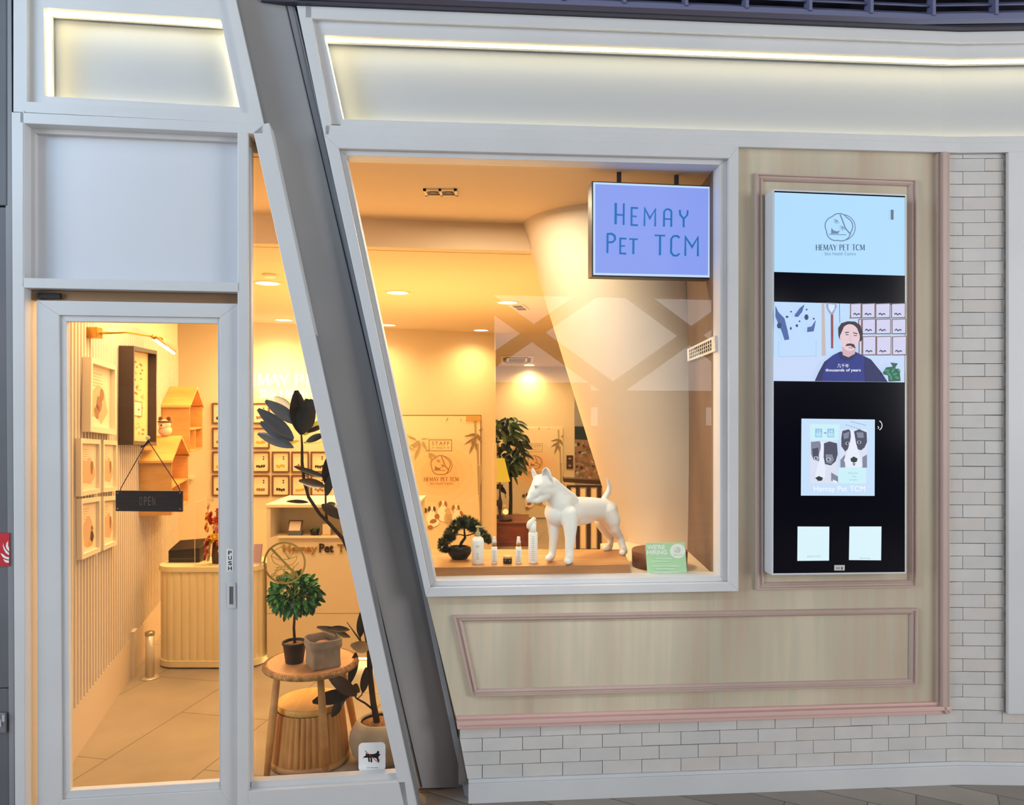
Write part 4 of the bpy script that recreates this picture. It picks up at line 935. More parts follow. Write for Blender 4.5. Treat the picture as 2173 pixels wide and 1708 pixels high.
# plush toy
PL1 = mat('plush_cream', (226, 196, 164), 0.95); PL2 = mat('plush_brown', (110, 70, 44), 0.9)
c = HP(0.12, 0.43, 0.45+0.18+0.02); c = Vector((c.x, c.y, c.z)); k_ = at_y(323, 916, c.y)
t = thing('plush_toy', c, 'small cream plush bear with brown goggles on top of the lower house shelf', 'toy')
mb = MB(); mb.ball(c+Vector((0, 0, .045)), 0.055, PL1, sc=(1.05, .9, .9)); mb.build('body', t)
mb = MB(); mb.ball(c+Vector((0, -.01, .10)), 0.052, PL1, sc=(1, .95, .9)); mb.ball(c+Vector((.0, -.05, .09)), 0.022, PL1); mb.ball(c+Vector((0.0, -.072, .095)), 0.008, INK); mb.build('head', t)
for s_ in (-1, 1): mb = MB(); mb.ball(c+Vector((s_*.036, -.01, .15)), 0.020, PL2, sc=(1, .5, 1)); mb.build('ear', sub(t, 'head'))
mb = MB(); mb.tube([c+Vector((.05*math.cos(a_), -.01+.05*math.sin(a_), .125)) for a_ in [2*math.pi*k/16 for k in range(17)]], 0.008, PL2, 6); mb.build('goggle_strap', sub(t, 'head'))
# white bracket shelf further back
mb = MB(); uvslab(mb, B, [(398, 1008), (412, 1008), (412, 1014), (398, 1014)], 0.22, 0.0, FRW); tag(mb.build('wall_bracket_shelf'), 'tiny white shelf on the back wall beyond the lower house shelf', 'shelf')

# hanging OPEN board
q = L.at(303, 935, -0.07); t = thing('open_sign', L.at(305, 1090, -0.075), 'dark wooden board reading OPEN hanging by a cord inside the glass door', 'sign')
mb = MB(); uvslab(mb, L, [(233, 1044), (378, 1044.5), (378, 1090), (233.5, 1088.5)], -0.068, -0.084, mat('dark_board', (52, 36, 34), 0.45, noise=((38, 26, 26), (3, 3, 60), 4))); mb.build('board', t, bevel=0.002)
mb = MB(); mb.tube([L.at(241, 1048, -0.078), L.at(244, 1038, -0.078), q], 0.0023, mat('dark_cord', (48, 30, 26), 0.8), 6); mb.tube([L.at(372, 1048, -0.078), L.at(369, 1038, -0.078), q], 0.0023, MATS['dark_cord'], 6); mb.build('cord', t)
mb = MB(); mb.ball(q+Vector((0, .0, .012)), 0.011, mat('clear_hook', (236, 210, 150), 0.1)); mb.tube([q+Vector((0.01, -0.0, -.005)), q+Vector((-.02, .0, -.03)), q+Vector((-.035, 0, -.035))], 0.005, MATS['dark_cord'], 6); mb.build('suction_hook', t)
a = Art(L, -0.0677, 0.0002); OP = mat('faded_letter', (112, 92, 86), 0.6)
for ch, x in zip('OPEN', (285, 295, 304, 313)): a.text(ch, x, 1057, x+6, 1076, OP)
a.build('lettering', sub(t, 'board'))
for x, y in ((238, 1049), (373, 1049), (238, 1083), (373, 1084)): mb = MB(); mb.ball(L.at(x, y, -0.068), 0.004, BRASS, 8, 6); mb.build('screw', sub(t, 'board'))

# fluted counter
CTR = mat('counter_ivory', (232, 214, 168), 0.45)
def outline(inset, flute=False):
    x0, x1, y0, y1, r = -2.93+inset, -2.06-inset, 6.03+inset, 6.46-inset, 0.16-inset*0.6
    pts = []
    def arcp(cx_, cy_, a0, a1, k): return [(cx_+r*math.cos(math.radians(a0+(a1-a0)*i/k)), cy_+r*math.sin(math.radians(a0+(a1-a0)*i/k))) for i in range(k+1)]
    pts = arcp(x0+r, y1-r, 90, 180, 10)+arcp(x0+r, y0+r, 180, 270, 10)+arcp(x1-r, y0+r, 270, 360, 10)+arcp(x1-r, y1-r, 0, 90, 10)
    return pts
t = thing('counter', (-2.5, 6.25, 0), 'ivory fluted counter with rounded corners carrying the flower box', 'counter')
def dense(pts, step):
    out = []
    for i in range(len(pts)):
        a_, b_ = Vector(pts[i]), Vector(pts[(i+1) % len(pts)]); k = max(1, int((b_-a_).length/step))
        out += [a_.lerp(b_, j/k) for j in range(k)]
    return out
ol = dense(outline(0.012), 0.006); n_ = len(ol); s_ = 0; pr = []
for i in range(n_):
    a_, b_ = ol[(i-1) % n_], ol[(i+1) % n_]; tn = (b_-a_).normalized(); nr = Vector((tn.y, -tn.x)); 
    ctr = Vector((-2.495, 6.245)); 
    if nr.dot(ol[i]-ctr) < 0: nr = -nr
    s_ += (ol[i]-ol[i-1]).length if i else 0
    pr.append(ol[i]+nr*(0.012*math.sqrt(abs(math.sin(math.pi*s_/0.064)))-0.006))
mb = MB(); slabz(mb, [(p.x, p.y) for p in pr], 0.06, 0.795, CTR); mb.build('fluted_body', t)
mb = MB(); slabz(mb, outline(-0.004), 0.79, 0.834, CTR); mb.build('worktop', t, bevel=0.004)
mb = MB(); slabz(mb, outline(0.0), 0.012, 0.065, CTR); mb.build('plinth', t, bevel=0.003)
# black box
mb = MB(); x0, x1, y0, y1, z0 = -2.88, -2.62, 6.20, 6.42, 0.834
mb.prism([(x0, y0, z0), (x0, y1, z0), (x0, y1, z0+.15), (x0, y0, z0+.10)], [(x1, y0, z0), (x1, y1, z0), (x1, y1, z0+.17), (x1, y0, z0+.12)], BLACK)
bx = tag(mb.build('card_machine', bevel=0.004), 'low black box on the ivory counter behind the flowers', 'box')
mb = MB(); mb.box((x0+.02, y0-.003, z0+.03), (x1-.02, y0, z0+.035), mat('grey_slot', (70, 70, 74), 0.5)); mb.build('slot', bx)
# flower box
fc = Vector((-2.47, 6.18, 0.834)); t = thing('flower_box', fc, 'clear acrylic box of yellow, red and pink flowers on the ivory counter', 'flowers')
ACR = glass_mat('acrylic', (0.985, 0.98, 0.96), 1.12)
mb = MB(); x0, x1, y0, y1 = fc.x-.13, fc.x+.17, fc.y-.12, fc.y+.1; z0, z1 = .835, 1.36
mb.box((x0, y0, z0+.002), (x1, y1, z1), ACR)
mb.build('acrylic_case', t)
mb = MB(); e_ = .003; EDG = mat('acrylic_edge', (236, 220, 190), .15)
for xx in (x0, x1-e_):
    for yy in (y0, y1-e_): mb.box((xx, yy, z0), (xx+e_, yy+e_, z1), EDG)
for zz_ in (z0+.001, z1-e_):
    for yy in (y0, y1-e_): mb.box((x0, yy, zz_), (x1, yy+e_, zz_+e_), EDG)
    for xx in (x0, x1-e_): mb.box((xx, y0, zz_), (xx+e_, y1, zz_+e_), EDG)
mb.build('case_edges', sub(t, 'acrylic_case'))
FLC = [mat('petal_yellow', (244, 196, 40), 0.6), mat('petal_red', (176, 44, 44), 0.6), mat('petal_pink', (224, 120, 120), 0.6), mat('petal_cream', (244, 214, 170), 0.6), mat('petal_orange', (226, 110, 44), 0.6)]
def flower(mb, c, r, m, dr_):
    dr_ = dr_.normalized(); a_ = dr_.orthogonal().normalized(); b_ = dr_.cross(a_)
    for ring, (n_, rr, up) in enumerate(((9, 1.0, .15), (7, .72, .4), (5, .42, .6))):
        for k in range(n_):
            th = 2*math.pi*(k+ring*.5)/n_; e = a_*math.cos(th)+b_*math.sin(th); w_ = a_*-math.sin(th)+b_*math.cos(th)
            mb.add([c, c+e*r*rr*.55+w_*r*.28+dr_*r*up*.6, c+e*r*rr+dr_*r*up, c+e*r*rr*.55-w_*r*.28+dr_*r*up*.6], [(0, 1, 2, 3)], m, True)
random.seed(3)
for k in range(64):
    a_ = random.uniform(-3.1, 0.2); hgt = random.uniform(.88, 1.32); rr = .09*(1-(hgt-.88)*.4)
    c = Vector((fc.x+.02+rr*math.cos(a_)*1.1, fc.y-.01+rr*math.sin(a_)*.8, hgt)); mb = MB(); flower(mb, c, random.uniform(.026, .044), FLC[k % 5], c-Vector((fc.x+.045, fc.y, hgt-.02))); mb.build('flower', t, fix=False)
mb = MB(); mb.lathe((fc.x+.02, fc.y, .839), [(.05, 0), (.055, .05), (.04, .3), (.015, .42)], mat('moss', (90, 60, 34), .9), 16); mb.build('flower_foam', t)
# bollard
mb = MB(); bp_ = at_z(318, 1438, 0.0); t = thing('barrier_post', bp_, 'short white metal post with round foot beside the fluted counter', 'post')
WM = mat('satin_white_metal', (214, 200, 178), 0.3, 0.4); mb.lathe(bp_, [(.072, 0), (.072, .006), (.04, .012)], WM, 32); mb.build('foot', t)
mb = MB(); mb.lathe(bp_+Vector((0, 0, .01)), [(.034, 0), (.034, .33)], WM, 28); mb.build('post', t)
mb = MB(); mb.lathe(bp_+Vector((0, 0, .34)), [(.036, 0), (.036, .02), (.028, .026)], mat('chrome', (190, 180, 165), .15, 1.0), 28); mb.build('cap', sub(t, 'post'))

# herb frames on the back wall
HF = mat('herb_frame_brown', (104, 62, 44), 0.5); HP_ = mat('herb_paper', (238, 214, 182), 0.7); rootf = None
for ci, cu in enumerate((450, 492, 535, 577, 618, 659)):
    if ci == 1: continue
    for ri, v_ in enumerate((855, 907.5, 958, 1008)):
        if ri < 2 and ci > 2: continue
        wq = 37
        def herb(mb, inn, n, s=ci*5+ri):
            random.seed(s); m_ = [DKI, SEP, YEL][s % 3]
            for k in range(4): blob(mb, inn, n, .25+.15*k, .74+random.uniform(-.04, .04), .09, .09, m_, 8, .001+.0002*k)
            for k in range(2): blob(mb, inn, n, .68, .22+.12*k, .06, .05, DKI, 6, .001)
            blob(mb, inn, n, .25, .4, .015, .08, SEP2, 6, .001)
        where = ['far column beside the house shelves', '', 'column beside the door mullion', 'second column left of the ficus stem', 'column just beyond the ficus stem', 'column nearest the leaning column'][ci]
        rect_frame(B, [(cu, v_), (cu+wq, v_), (cu+wq, v_+44), (cu, v_+44)], 0.018, 0.03, HF, (HP_,), 'brown framed herb specimen, %s row from the top, %s' % (('first', 'second', 'third', 'fourth')[ri], where), 'picture', 'herb_frame', 'brown framed herb specimens on the back wall', off=0.002, art=herb)
# back lit wall lettering
NEON = mat('halo_letter_glow', (255, 244, 206), emit=3.0)
a = Art(B, 0.06, 0.0)
for ch, x0_, x1_ in (('H', 500, 522), ('E', 526, 543), ('M', 545, 572), ('A', 568, 592), ('Y', 590, 612), ('P', 623, 643), ('E', 646, 665), ('T', 667, 687), ('T', 699, 718), ('C', 718, 740), ('M', 742, 768)): serif(a, ch, x0_, 795, x1_, 819, NEON, w=.13, depth=0.02)

tag(a.build('wall_lettering'), 'large glowing letters HEMAY PET TCM on the back wall', 'sign')
a = Art(B, 0.06, 0.0); a.text('Skin Health Centre', 550, 827, 720, 845, NEON, depth=0.015)
tag(a.build('wall_lettering_small'), 'smaller glowing letters Skin Health Centre under the big wall letters', 'sign')
for k in range(4): 
    p = B.at(545+k*55, 815, 0.35); lamp('letter_halo', 'POINT', p, 5, (1, .86, .5), .08)

# reception desk
DY = 6.16; DESK = mat('desk_cream', (236, 214, 172), 0.5); Dp = Plane(0, DY, 1, 0)
X = lambda u, y=DY: (u-CX)/F*y
xl, xr = X(566), -0.80; t = thing('reception_desk', ((xl+xr)/2, DY+.3, 0), 'tall cream reception desk with a product niche, seen through the narrow window', 'desk')
mb = MB(); mb.box((xl, DY, 0.42), (xr, DY+.62, 1.05), DESK); mb.box((xl, DY+.002, 0.05), (xr, DY+.62, 0.416), DESK); mb.box((xl, DY, 1.05), (xl+.03, DY+.62, 1.30), DESK); mb.box((xr-.03, DY, 1.05), (xr, DY+.62, 1.30), DESK); mb.box((xl+.03, DY+.28, 1.05), (xr-.03, DY+.6, 1.30), mat('niche_back', (214, 200, 168), .6)); mb.build('body', t)
mb = MB(); mb.box((xl-.01, DY-.01, 1.30), (xr+.01, DY+.64, 1.328), DESK); mb.build('top', t, bevel=.003)
mb = MB(); mb.box((X(590), DY-.025, 1.050), (xr, DY+.02, 1.064), mat('shelf_edge_white', (246, 232, 200), .4)); mb.build('niche_shelf', t)
a = Art(Dp, 0.0005, 0.0); GOLD = mat('gold_letter', (214, 160, 74), 0.25, 0.9); DKL = mat('dark_gold_letter', (92, 60, 34), 0.3, 0.8)
a.text('Hemay', 601, 1155, 673, 1176, GOLD, depth=.012, bold=.012); a.text('Pet', 678, 1153, 708, 1172, DKL, depth=.012, bold=.02); a.text('TCM', 716, 1154, 772, 1172, GOLD, depth=.012, bold=.012); a.build('lettering', t)
mb = MB(); mb.box((xl+.02, DY+.02, .03), (xr-.02, DY+.05, .045), LEDM); mb.build('led_strip', t)
# niche goods
def p_on(u, v, z): return at_z(u, v, z)
zn = 1.051; y_ = DY+.10
t = thing('display_easel', (X(619), y_, zn), 'small framed card on a grey stand in the desk niche', 'display')
mb = MB(); mb.box((X(606), y_-.03, zn), (X(633), y_+.05, zn+.035), mat('blue_grey_stand', (96, 98, 104), .6)); mb.build('stand', t)
mb = MB(); mb.prism([(X(604), y_-.03, zn+.035), (X(634), y_-.03, zn+.035), (X(634), y_+.02, zn+.125), (X(604), y_+.02, zn+.125)], [(X(604), y_-.015, zn+.035), (X(634), y_-.015, zn+.035), (X(634), y_+.035, zn+.125), (X(604), y_+.035, zn+.125)], HF)
mb.prism([(X(607), y_-.0285, zn+.045), (X(631), y_-.0285, zn+.045), (X(631), y_+.011, zn+.117), (X(607), y_+.011, zn+.117)], [(X(607), y_-.025, zn+.045), (X(631), y_-.025, zn+.045), (X(631), y_+.015, zn+.117), (X(607), y_+.015, zn+.117)], HP_); mb.build('card', t)
t = thing('desk_planter', (X(661), y_, zn), 'tiny black planter in the desk niche', 'planter'); mb = MB(); mb.lathe((X(661), y_, zn), [(.032, 0), (.042, .055), (.038, .055), (.035, .048)], BLACK, 4); mb.build('pot', t)
mb = MB(); random.seed(2)
for k in range(9): mb.ball((X(661)+random.uniform(-.028, .028), y_+random.uniform(-.02, .02), zn+.06), .012, mat('dry_green', (104, 112, 60), .9), 8, 6)
mb.build('succulent', sub(t, 'pot'))
mb = MB(); mb.box((X(679), y_-.02, zn+.012), (X(695), y_+.02, zn+.098), mat('cream_carton', (240, 218, 176), .5), rz=.1); mb.box((X(677), y_-.03, zn), (X(696), y_+.03, zn+.014), mat('yellow_tray', (220, 170, 80), .5), rz=.1)
tag(mb.build('product_carton'), 'small cream carton on a yellow tray in the desk niche', 'carton')
mb = MB(); mb.box((-2.14, 6.10, .834), (-2.075, 6.2, .85), FRW); mb.prism([(-2.14, 6.10, .85), (-2.075, 6.10, .85), (-2.075, 6.14, 1.0), (-2.14, 6.14, 1.0)], [(-2.14, 6.12, .85), (-2.075, 6.12, .85), (-2.075, 6.16, 1.0), (-2.14, 6.16, 1.0)], mat('mauve_leaflet', (170, 140, 150), .6))
tag(mb.build('leaflet_stand'), 'little stand of mauve leaflets at the end of the ivory counter', 'leaflets')
# ================================================================ plants, table and basket in the narrow window
RAT = mat('rattan_edge', (206, 160, 104), 0.6, noise=((160, 112, 64), (40, 40, 40), 3), bump=0.3); TW = mat('oak_legs', (206, 158, 98), 0.5, noise=((186, 136, 78), (5, 5, 14), 5))
tc_ = Vector((-1.183, 4.36, 0)); TZ = 0.634
t = thing('side_table', tc_, 'round wooden side table with three splayed legs and wrapped rim, in the narrow window', 'table')
mb = MB(); mb.lathe(tc_+Vector((0, 0, TZ-.03)), [(.235, 0), (.245, .004), (.25, .026), (.245, .030)], mat('table_top_wood', (214, 160, 112), 0.45, noise=((198, 138, 92), (14, 3, 3), 5)), 48); mb.build('tabletop', t)
mb = MB(); pr_ = []
for k in range(65):
    a_ = 2*math.pi*k/64
    pr_.append(tc_+Vector((.258*math.cos(a_), .258*math.sin(a_), TZ-.018)))
mb.tube(pr_, 0.016, RAT, 10, caps=False)
for k in range(120):
    a_ = 2*math.pi*k/120; c = tc_+Vector((.258*math.cos(a_), .258*math.sin(a_), TZ-.018)); e = Vector((math.cos(a_), math.sin(a_), 0)); 
    mb.tube([c+e*.0165+Vector((0, 0, -.006)), c+e*.012+Vector((0, 0, .014)), c-e*.004+Vector((0, 0, .018))], .0022, RAT, 4)
mb.build('rim', t)
for (fx, fy, txx, tyy) in ((X(693, 4.15), 4.15, X(680, 4.17), 4.17), (X(566, 4.26), 4.26, X(590, 4.30), 4.30), (-0.99, 4.72, -1.05, 4.52)):
    mb = MB(); mb.tube([(fx, fy, 0), (fx*.6+txx*.4, fy*.6+tyy*.4, .26), (txx, tyy, TZ-.03)], [.017, .023, .019], TW, 16); mb.build('leg', t)
# ribbed basket stool
bc = Vector((-1.222, 4.475, 0)); t = thing('ribbed_stool', bc, 'tapered ribbed wooden stool with round pine lid standing under the side table', 'stool')
mb = MB(); npt = 44*8; rgs = []
for z_, r_ in ((0.045, .222), (.12, .214), (.22, .203), (.325, .190)):
    rgs.append([bc+Vector(((r_+.011*abs(math.sin(20*2*math.pi*k/npt))**.5)*math.cos(2*math.pi*k/npt), (r_+.011*abs(math.sin(20*2*math.pi*k/npt))**.5)*math.sin(2*math.pi*k/npt), z_)) for k in range(npt)])
vs = [p for r in rgs for p in r]; mb.add(vs, [(j*npt+k, j*npt+(k+1) % npt, (j+1)*npt+(k+1) % npt, (j+1)*npt+k) for j in range(3) for k in range(npt)], mat('ribbed_wood', (204, 152, 88), 0.55, noise=((176, 120, 62), (30, 30, 2), 4)), True); mb.build('ribbed_body', t)
mb = MB(); mb.lathe(bc, [(.222, 0), (.236, .012), (.238, .03), (.226, .046)], TW, 48); mb.build('base_ring', t)
mb = MB(); mb.lathe(bc+Vector((0, 0, .32)), [(.186, 0), (.194, .008), (.194, .034), (.188, .042)], mat('pine_lid', (232, 186, 104), 0.4, noise=((214, 162, 84), (18, 3, 3), 4)), 48); mb.build('lid', t)

def leaf(mb, b_, tip, w, m, facing=None, fold=0.25, droop=0.0, n=6):
    b_, tip = Vector(b_), Vector(tip); ax = tip-b_; l_ = ax.length; d = ax.normalized()
    f_ = Vector(facing) if facing else Vector((0, -1, .3)); s_ = d.cross(f_).normalized(); up = s_.cross(d).normalized()
    vs = []; fs = []
    for i in range(n+1):
        t_ = i/n; wd = w*math.sin(math.pi*min(1, (t_*.93+.02)))**.75*(1-.25*t_); c = b_+ax*t_+Vector((0, 0, -droop*l_*t_*t_))
        vs += [c-s_*wd/2+up*wd*fold, c, c+s_*wd/2+up*wd*fold]
        if i: a_ = 3*(i-1); fs += [(a_, a_+1, a_+4, a_+3), (a_+1, a_+2, a_+5, a_+4)]
    mb.add(vs, fs, m, True)
# topiary
pc_ = Vector((X(625, 4.33), 4.33, TZ)); t = thing('potted_topiary', pc_, 'small leafy green ball tree in a black pot on the side table', 'plant')
POTB = mat('black_pot', (38, 32, 28), 0.55); SOIL = mat('soil', (150, 110, 70), 0.95, noise=((110, 74, 44), (60, 60, 60)), bump=0.4)
mb = MB(); mb.lathe(pc_, [(.050, 0), (.052, .004), (.066, .108), (.071, .108), (.072, .122), (.066, .122), (.064, .108)], POTB, 32, caps=False); mb.lathe(pc_, [(.001, 0.001), (.050, .001)], POTB, 32, caps=False); mb.build('pot', t)
mb = MB(); mb.lathe(pc_+Vector((0, 0, .095)), [(.062, 0), (.064, .012), (.03, .017)], SOIL, 24); mb.build('soil', sub(t, 'pot'))
STEM = mat('brown_stem', (92, 62, 38), 0.8, noise=((60, 40, 26), (30, 30, 8)), bump=0.3)
mb = MB(); hb = pc_+Vector((.0, 0, .40)); mb.tube([pc_+Vector((.002, 0, .10)), pc_+Vector((-.004, 0, .20)), pc_+Vector((.003, 0, .31)), hb], [.009, .008, .007, .005], STEM, 8)
random.seed(11)
for k in range(16): 
    d = Vector((random.uniform(-1, 1), random.uniform(-1, 1), random.uniform(-.4, 1))).normalized()*.10; mb.tube([pc_+Vector((0, 0, .30+.004*k)), hb+d*.5, hb+d], [.004, .003, .0015], STEM, 5)
mb.build('stem', t)
LG = [mat('leaf_green_a', (44, 110, 44), 0.45), mat('leaf_green_b', (26, 78, 34), 0.45), mat('leaf_green_c', (86, 146, 66), 0.45)]
mb = MB(); hb = hb+Vector((.004, 0, .0))
for k in range(540):
    d = Vector((random.gauss(0, 1), random.gauss(0, 1), random.gauss(0.0, 1))).normalized(); r_ = random.uniform(.35, 1.0)**.5
    p = hb+Vector((d.x*.135, d.y*.12, d.z*.105))*r_; dr_ = (d+Vector((random.uniform(-.8, .8), random.uniform(-.8, .8), random.uniform(-.9, .5)))).normalized(); leaf(mb, p, p+dr_*random.uniform(.035, .055), random.uniform(.022, .032), LG[k % 3], facing=(random.uniform(-.6, .6), -1, random.uniform(-.2, .8)), n=4, droop=.15)
for (dx, dz) in ((-.055, -.125), (-.10, -.09), (.135, -.02), (-.13, .03), (.11, -.09)): p = hb+Vector((dx, -.02, dz)); leaf(mb, p+Vector((.01, 0, .02)), p+Vector((-.005, 0, -.035)), .026, LG[1])
mb.build('foliage', t, fix=False)
# paper bag planter
gb = Vector((X(685, 4.27), 4.275, TZ)); t = thing('fabric_planter', gb, 'folded grey fabric bag on the side table beside the little tree', 'bag')
KR = mat('grey_washed_paper', (176, 156, 134), 0.85, noise=((158, 138, 116), (20, 20, 20)), bump=0.35)
mb = MB(); q0 = []
def sq(cx_, cy_, h_, z_, rz, rnd=0.0, n=5):
    out = []
    for i in range(4):
        a0 = math.radians(45+90*i)
        c = Vector((math.cos(a0)*h_*1.414, math.sin(a0)*h_*1.414))*(1-rnd); 
        for k in range(n): 
            a_ = a0+math.radians(-38+76*k/(n-1)); p = c+Vector((math.cos(a_), math.sin(a_)))*h_*1.2*rnd
            out.append(Vector((cx_+p.x*math.cos(rz)-p.y*math.sin(rz), cy_+p.x*math.sin(rz)+p.y*math.cos(rz), z_)))
    return out
prof = [(.074, 0.0, .05), (.080, .01, .06), (.078, .06, .15), (.079, .11, .3), (.085, .112, .32), (.088, .125, .4), (.087, .160, .5), (.083, .165, .5), (.080, .158, .5), (.074, .10, .3), (.070, .05, .2)]
vs = []
for h_, z_, rd in prof: vs += sq(gb.x, gb.y, h_, TZ+z_, .55, rd)
mb.add(vs, [(j*20+k, j*20+(k+1) % 20, (j+1)*20+(k+1) % 20, (j+1)*20+k) for j in range(len(prof)-1) for k in range(20)], KR); nb = len(mb.v)-len(vs); mb.f.append([nb+k for k in range(20)]); mb.m.append(0); mb.sm.append(False)
mb.f.append([nb+(len(prof)-1)*20+k for k in range(20)]); mb.m.append(0); mb.sm.append(False); mb.build('bag', t)
mb = MB(); mb.ball(gb+Vector((.0, 0, .115)), .055, mat('pink_tissue', (214, 150, 120), .8, bump=.5, noise=((190, 120, 92), (30, 30, 30))), sc=(1, 1, .5)); mb.build('filling', t)

# ficus
fp = Vector((X(806, 4.46), 4.46, 0)); t = thing('rubber_plant', fp, 'tall dark-leaved rubber plant in a round stone pot behind the leaning column', 'plant')
STONE = mat('stone_pot', (186, 172, 152), 0.7, noise=((170, 156, 136), (12, 12, 12)), bump=0.15)
mb = MB(); mb.lathe(fp, [(.10, 0), (.125, .006), (.165, .06), (.182, .12), (.178, .17), (.155, .215), (.128, .245), (.118, .248), (.112, .235)], STONE, 48, caps=False); mb.lathe(fp, [(.001, .001), (.10, 0)], STONE, 32, caps=False); mb.build('pot', t)
mb = MB(); mb.lathe(fp+Vector((0, 0, .20)), [(.125, 0), (.118, .022), (.04, .03)], SOIL, 32); mb.build('soil', sub(t, 'pot'))
FK = [mat('ficus_dark', (38, 32, 32), 0.24, noise=((30, 42, 44), (5, 5, 5))), mat('ficus_bronze', (78, 58, 44), 0.3, noise=((52, 42, 34), (6, 6, 6))), mat('ficus_pale', (196, 178, 150), 0.4, noise=((150, 130, 104), (8, 8, 8))), mat('ficus_blue_sheen', (84, 98, 122), 0.2), mat('ficus_neon_lit', (214, 206, 90), 0.35)]  # last two: blue sheen and neon light painted into the leaf colour
fy = 4.42
def fpnt(u, v, dy=0.0): return at_y(u, v, fy+dy)
TRK = mat('ficus_trunk', (66, 46, 34), 0.8, noise=((44, 30, 22), (30, 30, 8)), bump=0.3)
mb = MB()
mb.tube([fpnt(802, 1545, .04), fpnt(792, 1490, .03), fpnt(785, 1430), fpnt(784, 1380), fpnt(774, 1320), fpnt(762, 1245), fpnt(748, 1185), fpnt(728, 1143), fpnt(700, 1112), fpnt(678, 1090), fpnt(655, 1055), fpnt(645, 1020), fpnt(641, 980), fpnt(641, 945), fpnt(639, 915)], [.020, .018, .017, .016, .015, .014, .013, .012, .011, .010, .010, .009, .009, .007, .005], TRK, 12)
mb.tube([fpnt(694, 1108), fpnt(691, 1080), fpnt(691, 1040), fpnt(692, 1010), fpnt(692, 985)], [.008, .006, .006, .005, .004], TRK, 8)
mb.tube([fpnt(795, 1508, .02), fpnt(775, 1492), fpnt(757, 1482), fpnt(748, 1470)], [.007, .006, .005, .004], TRK, 8); mb.tube([fpnt(784, 1382), fpnt(765, 1360), fpnt(736, 1320)], [.007, .006, .002], TRK, 8); mb.tube([fpnt(765, 1360), fpnt(764, 1345)], [.005, .003], TRK, 6); mb.tube([fpnt(757, 1484), fpnt(768, 1474), fpnt(770, 1460)], [.004, .004, .002], TRK, 6)
mb.build('trunk', t)
mb = MB(); PXM = fy/F
for (bu, bv, tu, tv, w, mi, dy, fx, fz_) in (
    (639, 922, 629, 828, 42, 0, -.06, .2, .0), (640, 918, 664, 848, 52, 0, -.10, -.15, .1), (641, 922, 652, 846, 40, 0, .02, .5, .1), (633, 900, 563, 850, 32, 3, -.10, 0, .55), (623, 931, 547, 868, 34, 3, -.12, 0, .5), (622, 935, 552, 896, 34, 3, -.05, 0, .5), (623, 950, 547, 920, 28, 3, .04, 0, .5), (620, 870, 583, 842, 22, 3, .15, 0, .5),
    (650, 937, 690, 922, 20, 0, -.04, .2, .6), (645, 924, 686, 888, 17, 4, .10, 0, .3), (652, 918, 690, 902, 15, 0, .05, 0, .7), (644, 940, 690, 935, 14, 4, .12, 0, .5), (636, 936, 600, 945, 12, 4, .12, 0, .5),
    (690, 1032, 634, 1020, 24, 1, -.10, 0, .6), (690, 1014, 624, 990, 16, 0, -.05, 0, .9), (691, 1010, 640, 1003, 12, 1, .0, 0, .7), (690, 1026, 694, 972, 20, 0, -.03, .3, .0), (692, 1052, 708, 1000, 24, 0, -.06, -.3, .1), (683, 1070, 726, 1102, 26, 0, -.10, -.1, .9), (690, 1075, 712, 1068, 16, 1, .05, 0, .5), (655, 1066, 608, 1064, 13, 0, -.04, 0, 1.2),
    (764, 1353, 767, 1296, 22, 0, .0, .5, .0), (743, 1352, 672, 1331, 26, 1, -.12, 0, 1.4), (742, 1336, 696, 1334, 17, 0, -.14, 0, .8), (784, 1376, 744, 1368, 28, 2, -.14, 0, .3), (755, 1384, 742, 1450, 24, 0, -.02, .6, .0), (757, 1476, 694, 1430, 32, 1, -.10, 0, .7), (746, 1472, 663, 1490, 36, 0, -.14, 0, .8), (722, 1488, 704, 1521, 22, 0, -.12, .4, .2), (770, 1470, 777, 1416, 21, 0, -.05, .4, .0), (755, 1470, 757, 1450, 22, 1, -.12, 0, .2), (735, 1478, 700, 1512, 20, 0, -.02, 0, .5)):
    b_ = fpnt(bu, bv, dy*.2); tp = fpnt(tu, tv, dy); leaf(mb, b_, tp, w*PXM, FK[mi], facing=(fx, -1, fz_), fold=.12, n=8)
mb.build('foliage', t, fix=False)

# ================================================================ things on the glass of the narrow window
GD = mat('gold_decal', (186, 144, 66), 0.4, 0.2)
a = Art(L, -0.0545, 0.0001); a.stroke(arc(600, 1199, 43.5, 0, 352, 44), 4.2, GD, True); a.stroke([(571, 1168), (630, 1230)], 5.2, GD)
zz = lambda x, y: (520+x/2.955, 1130+y/2.955)
def gs(pts, w=1.3): a.stroke([zz(*p) for p in pts], w, GD)
gs([(150, 160), (165, 200), (210, 225), (285, 215), (310, 185), (316, 160)]); gs([(150, 160), (200, 185), (262, 180), (316, 160)]); gs([(262, 180), (300, 130), (325, 120)]); gs([(262, 180), (215, 100), (180, 120), (150, 160)]); gs([(262, 180), (235, 110), (215, 100)]); gs([(262, 180), (270, 105), (235, 95)])
gs([(180, 235), (250, 230), (290, 265), (300, 295)]); gs([(170, 275), (215, 235), (265, 290)]); gs([(200, 225), (160, 290)]); gs([(240, 215), (225, 290)]); gs([(170, 250), (290, 240), (325, 200)]); gs([(290, 220), (300, 290)]); gs([(150, 290), (310, 270)])
for (x, y, r) in ((172, 292, 22), (220, 300, 22), (300, 286, 22), (282, 290, 14)): 
    p = zz(x, y); a.stroke(arc(p[0], p[1], r/2.955, 0, 345, 16), 1.3, GD, True); a.stroke(arc(p[0], p[1], r/6, 0, 330, 8), 1.0, GD, True)
gs([(325, 120), (345, 112)], 2)
tag(a.build('no_stroller_decal'), 'gold round decal of a crossed out pram on the narrow window', 'decal')
mb = MB(); PW = L
pts = []
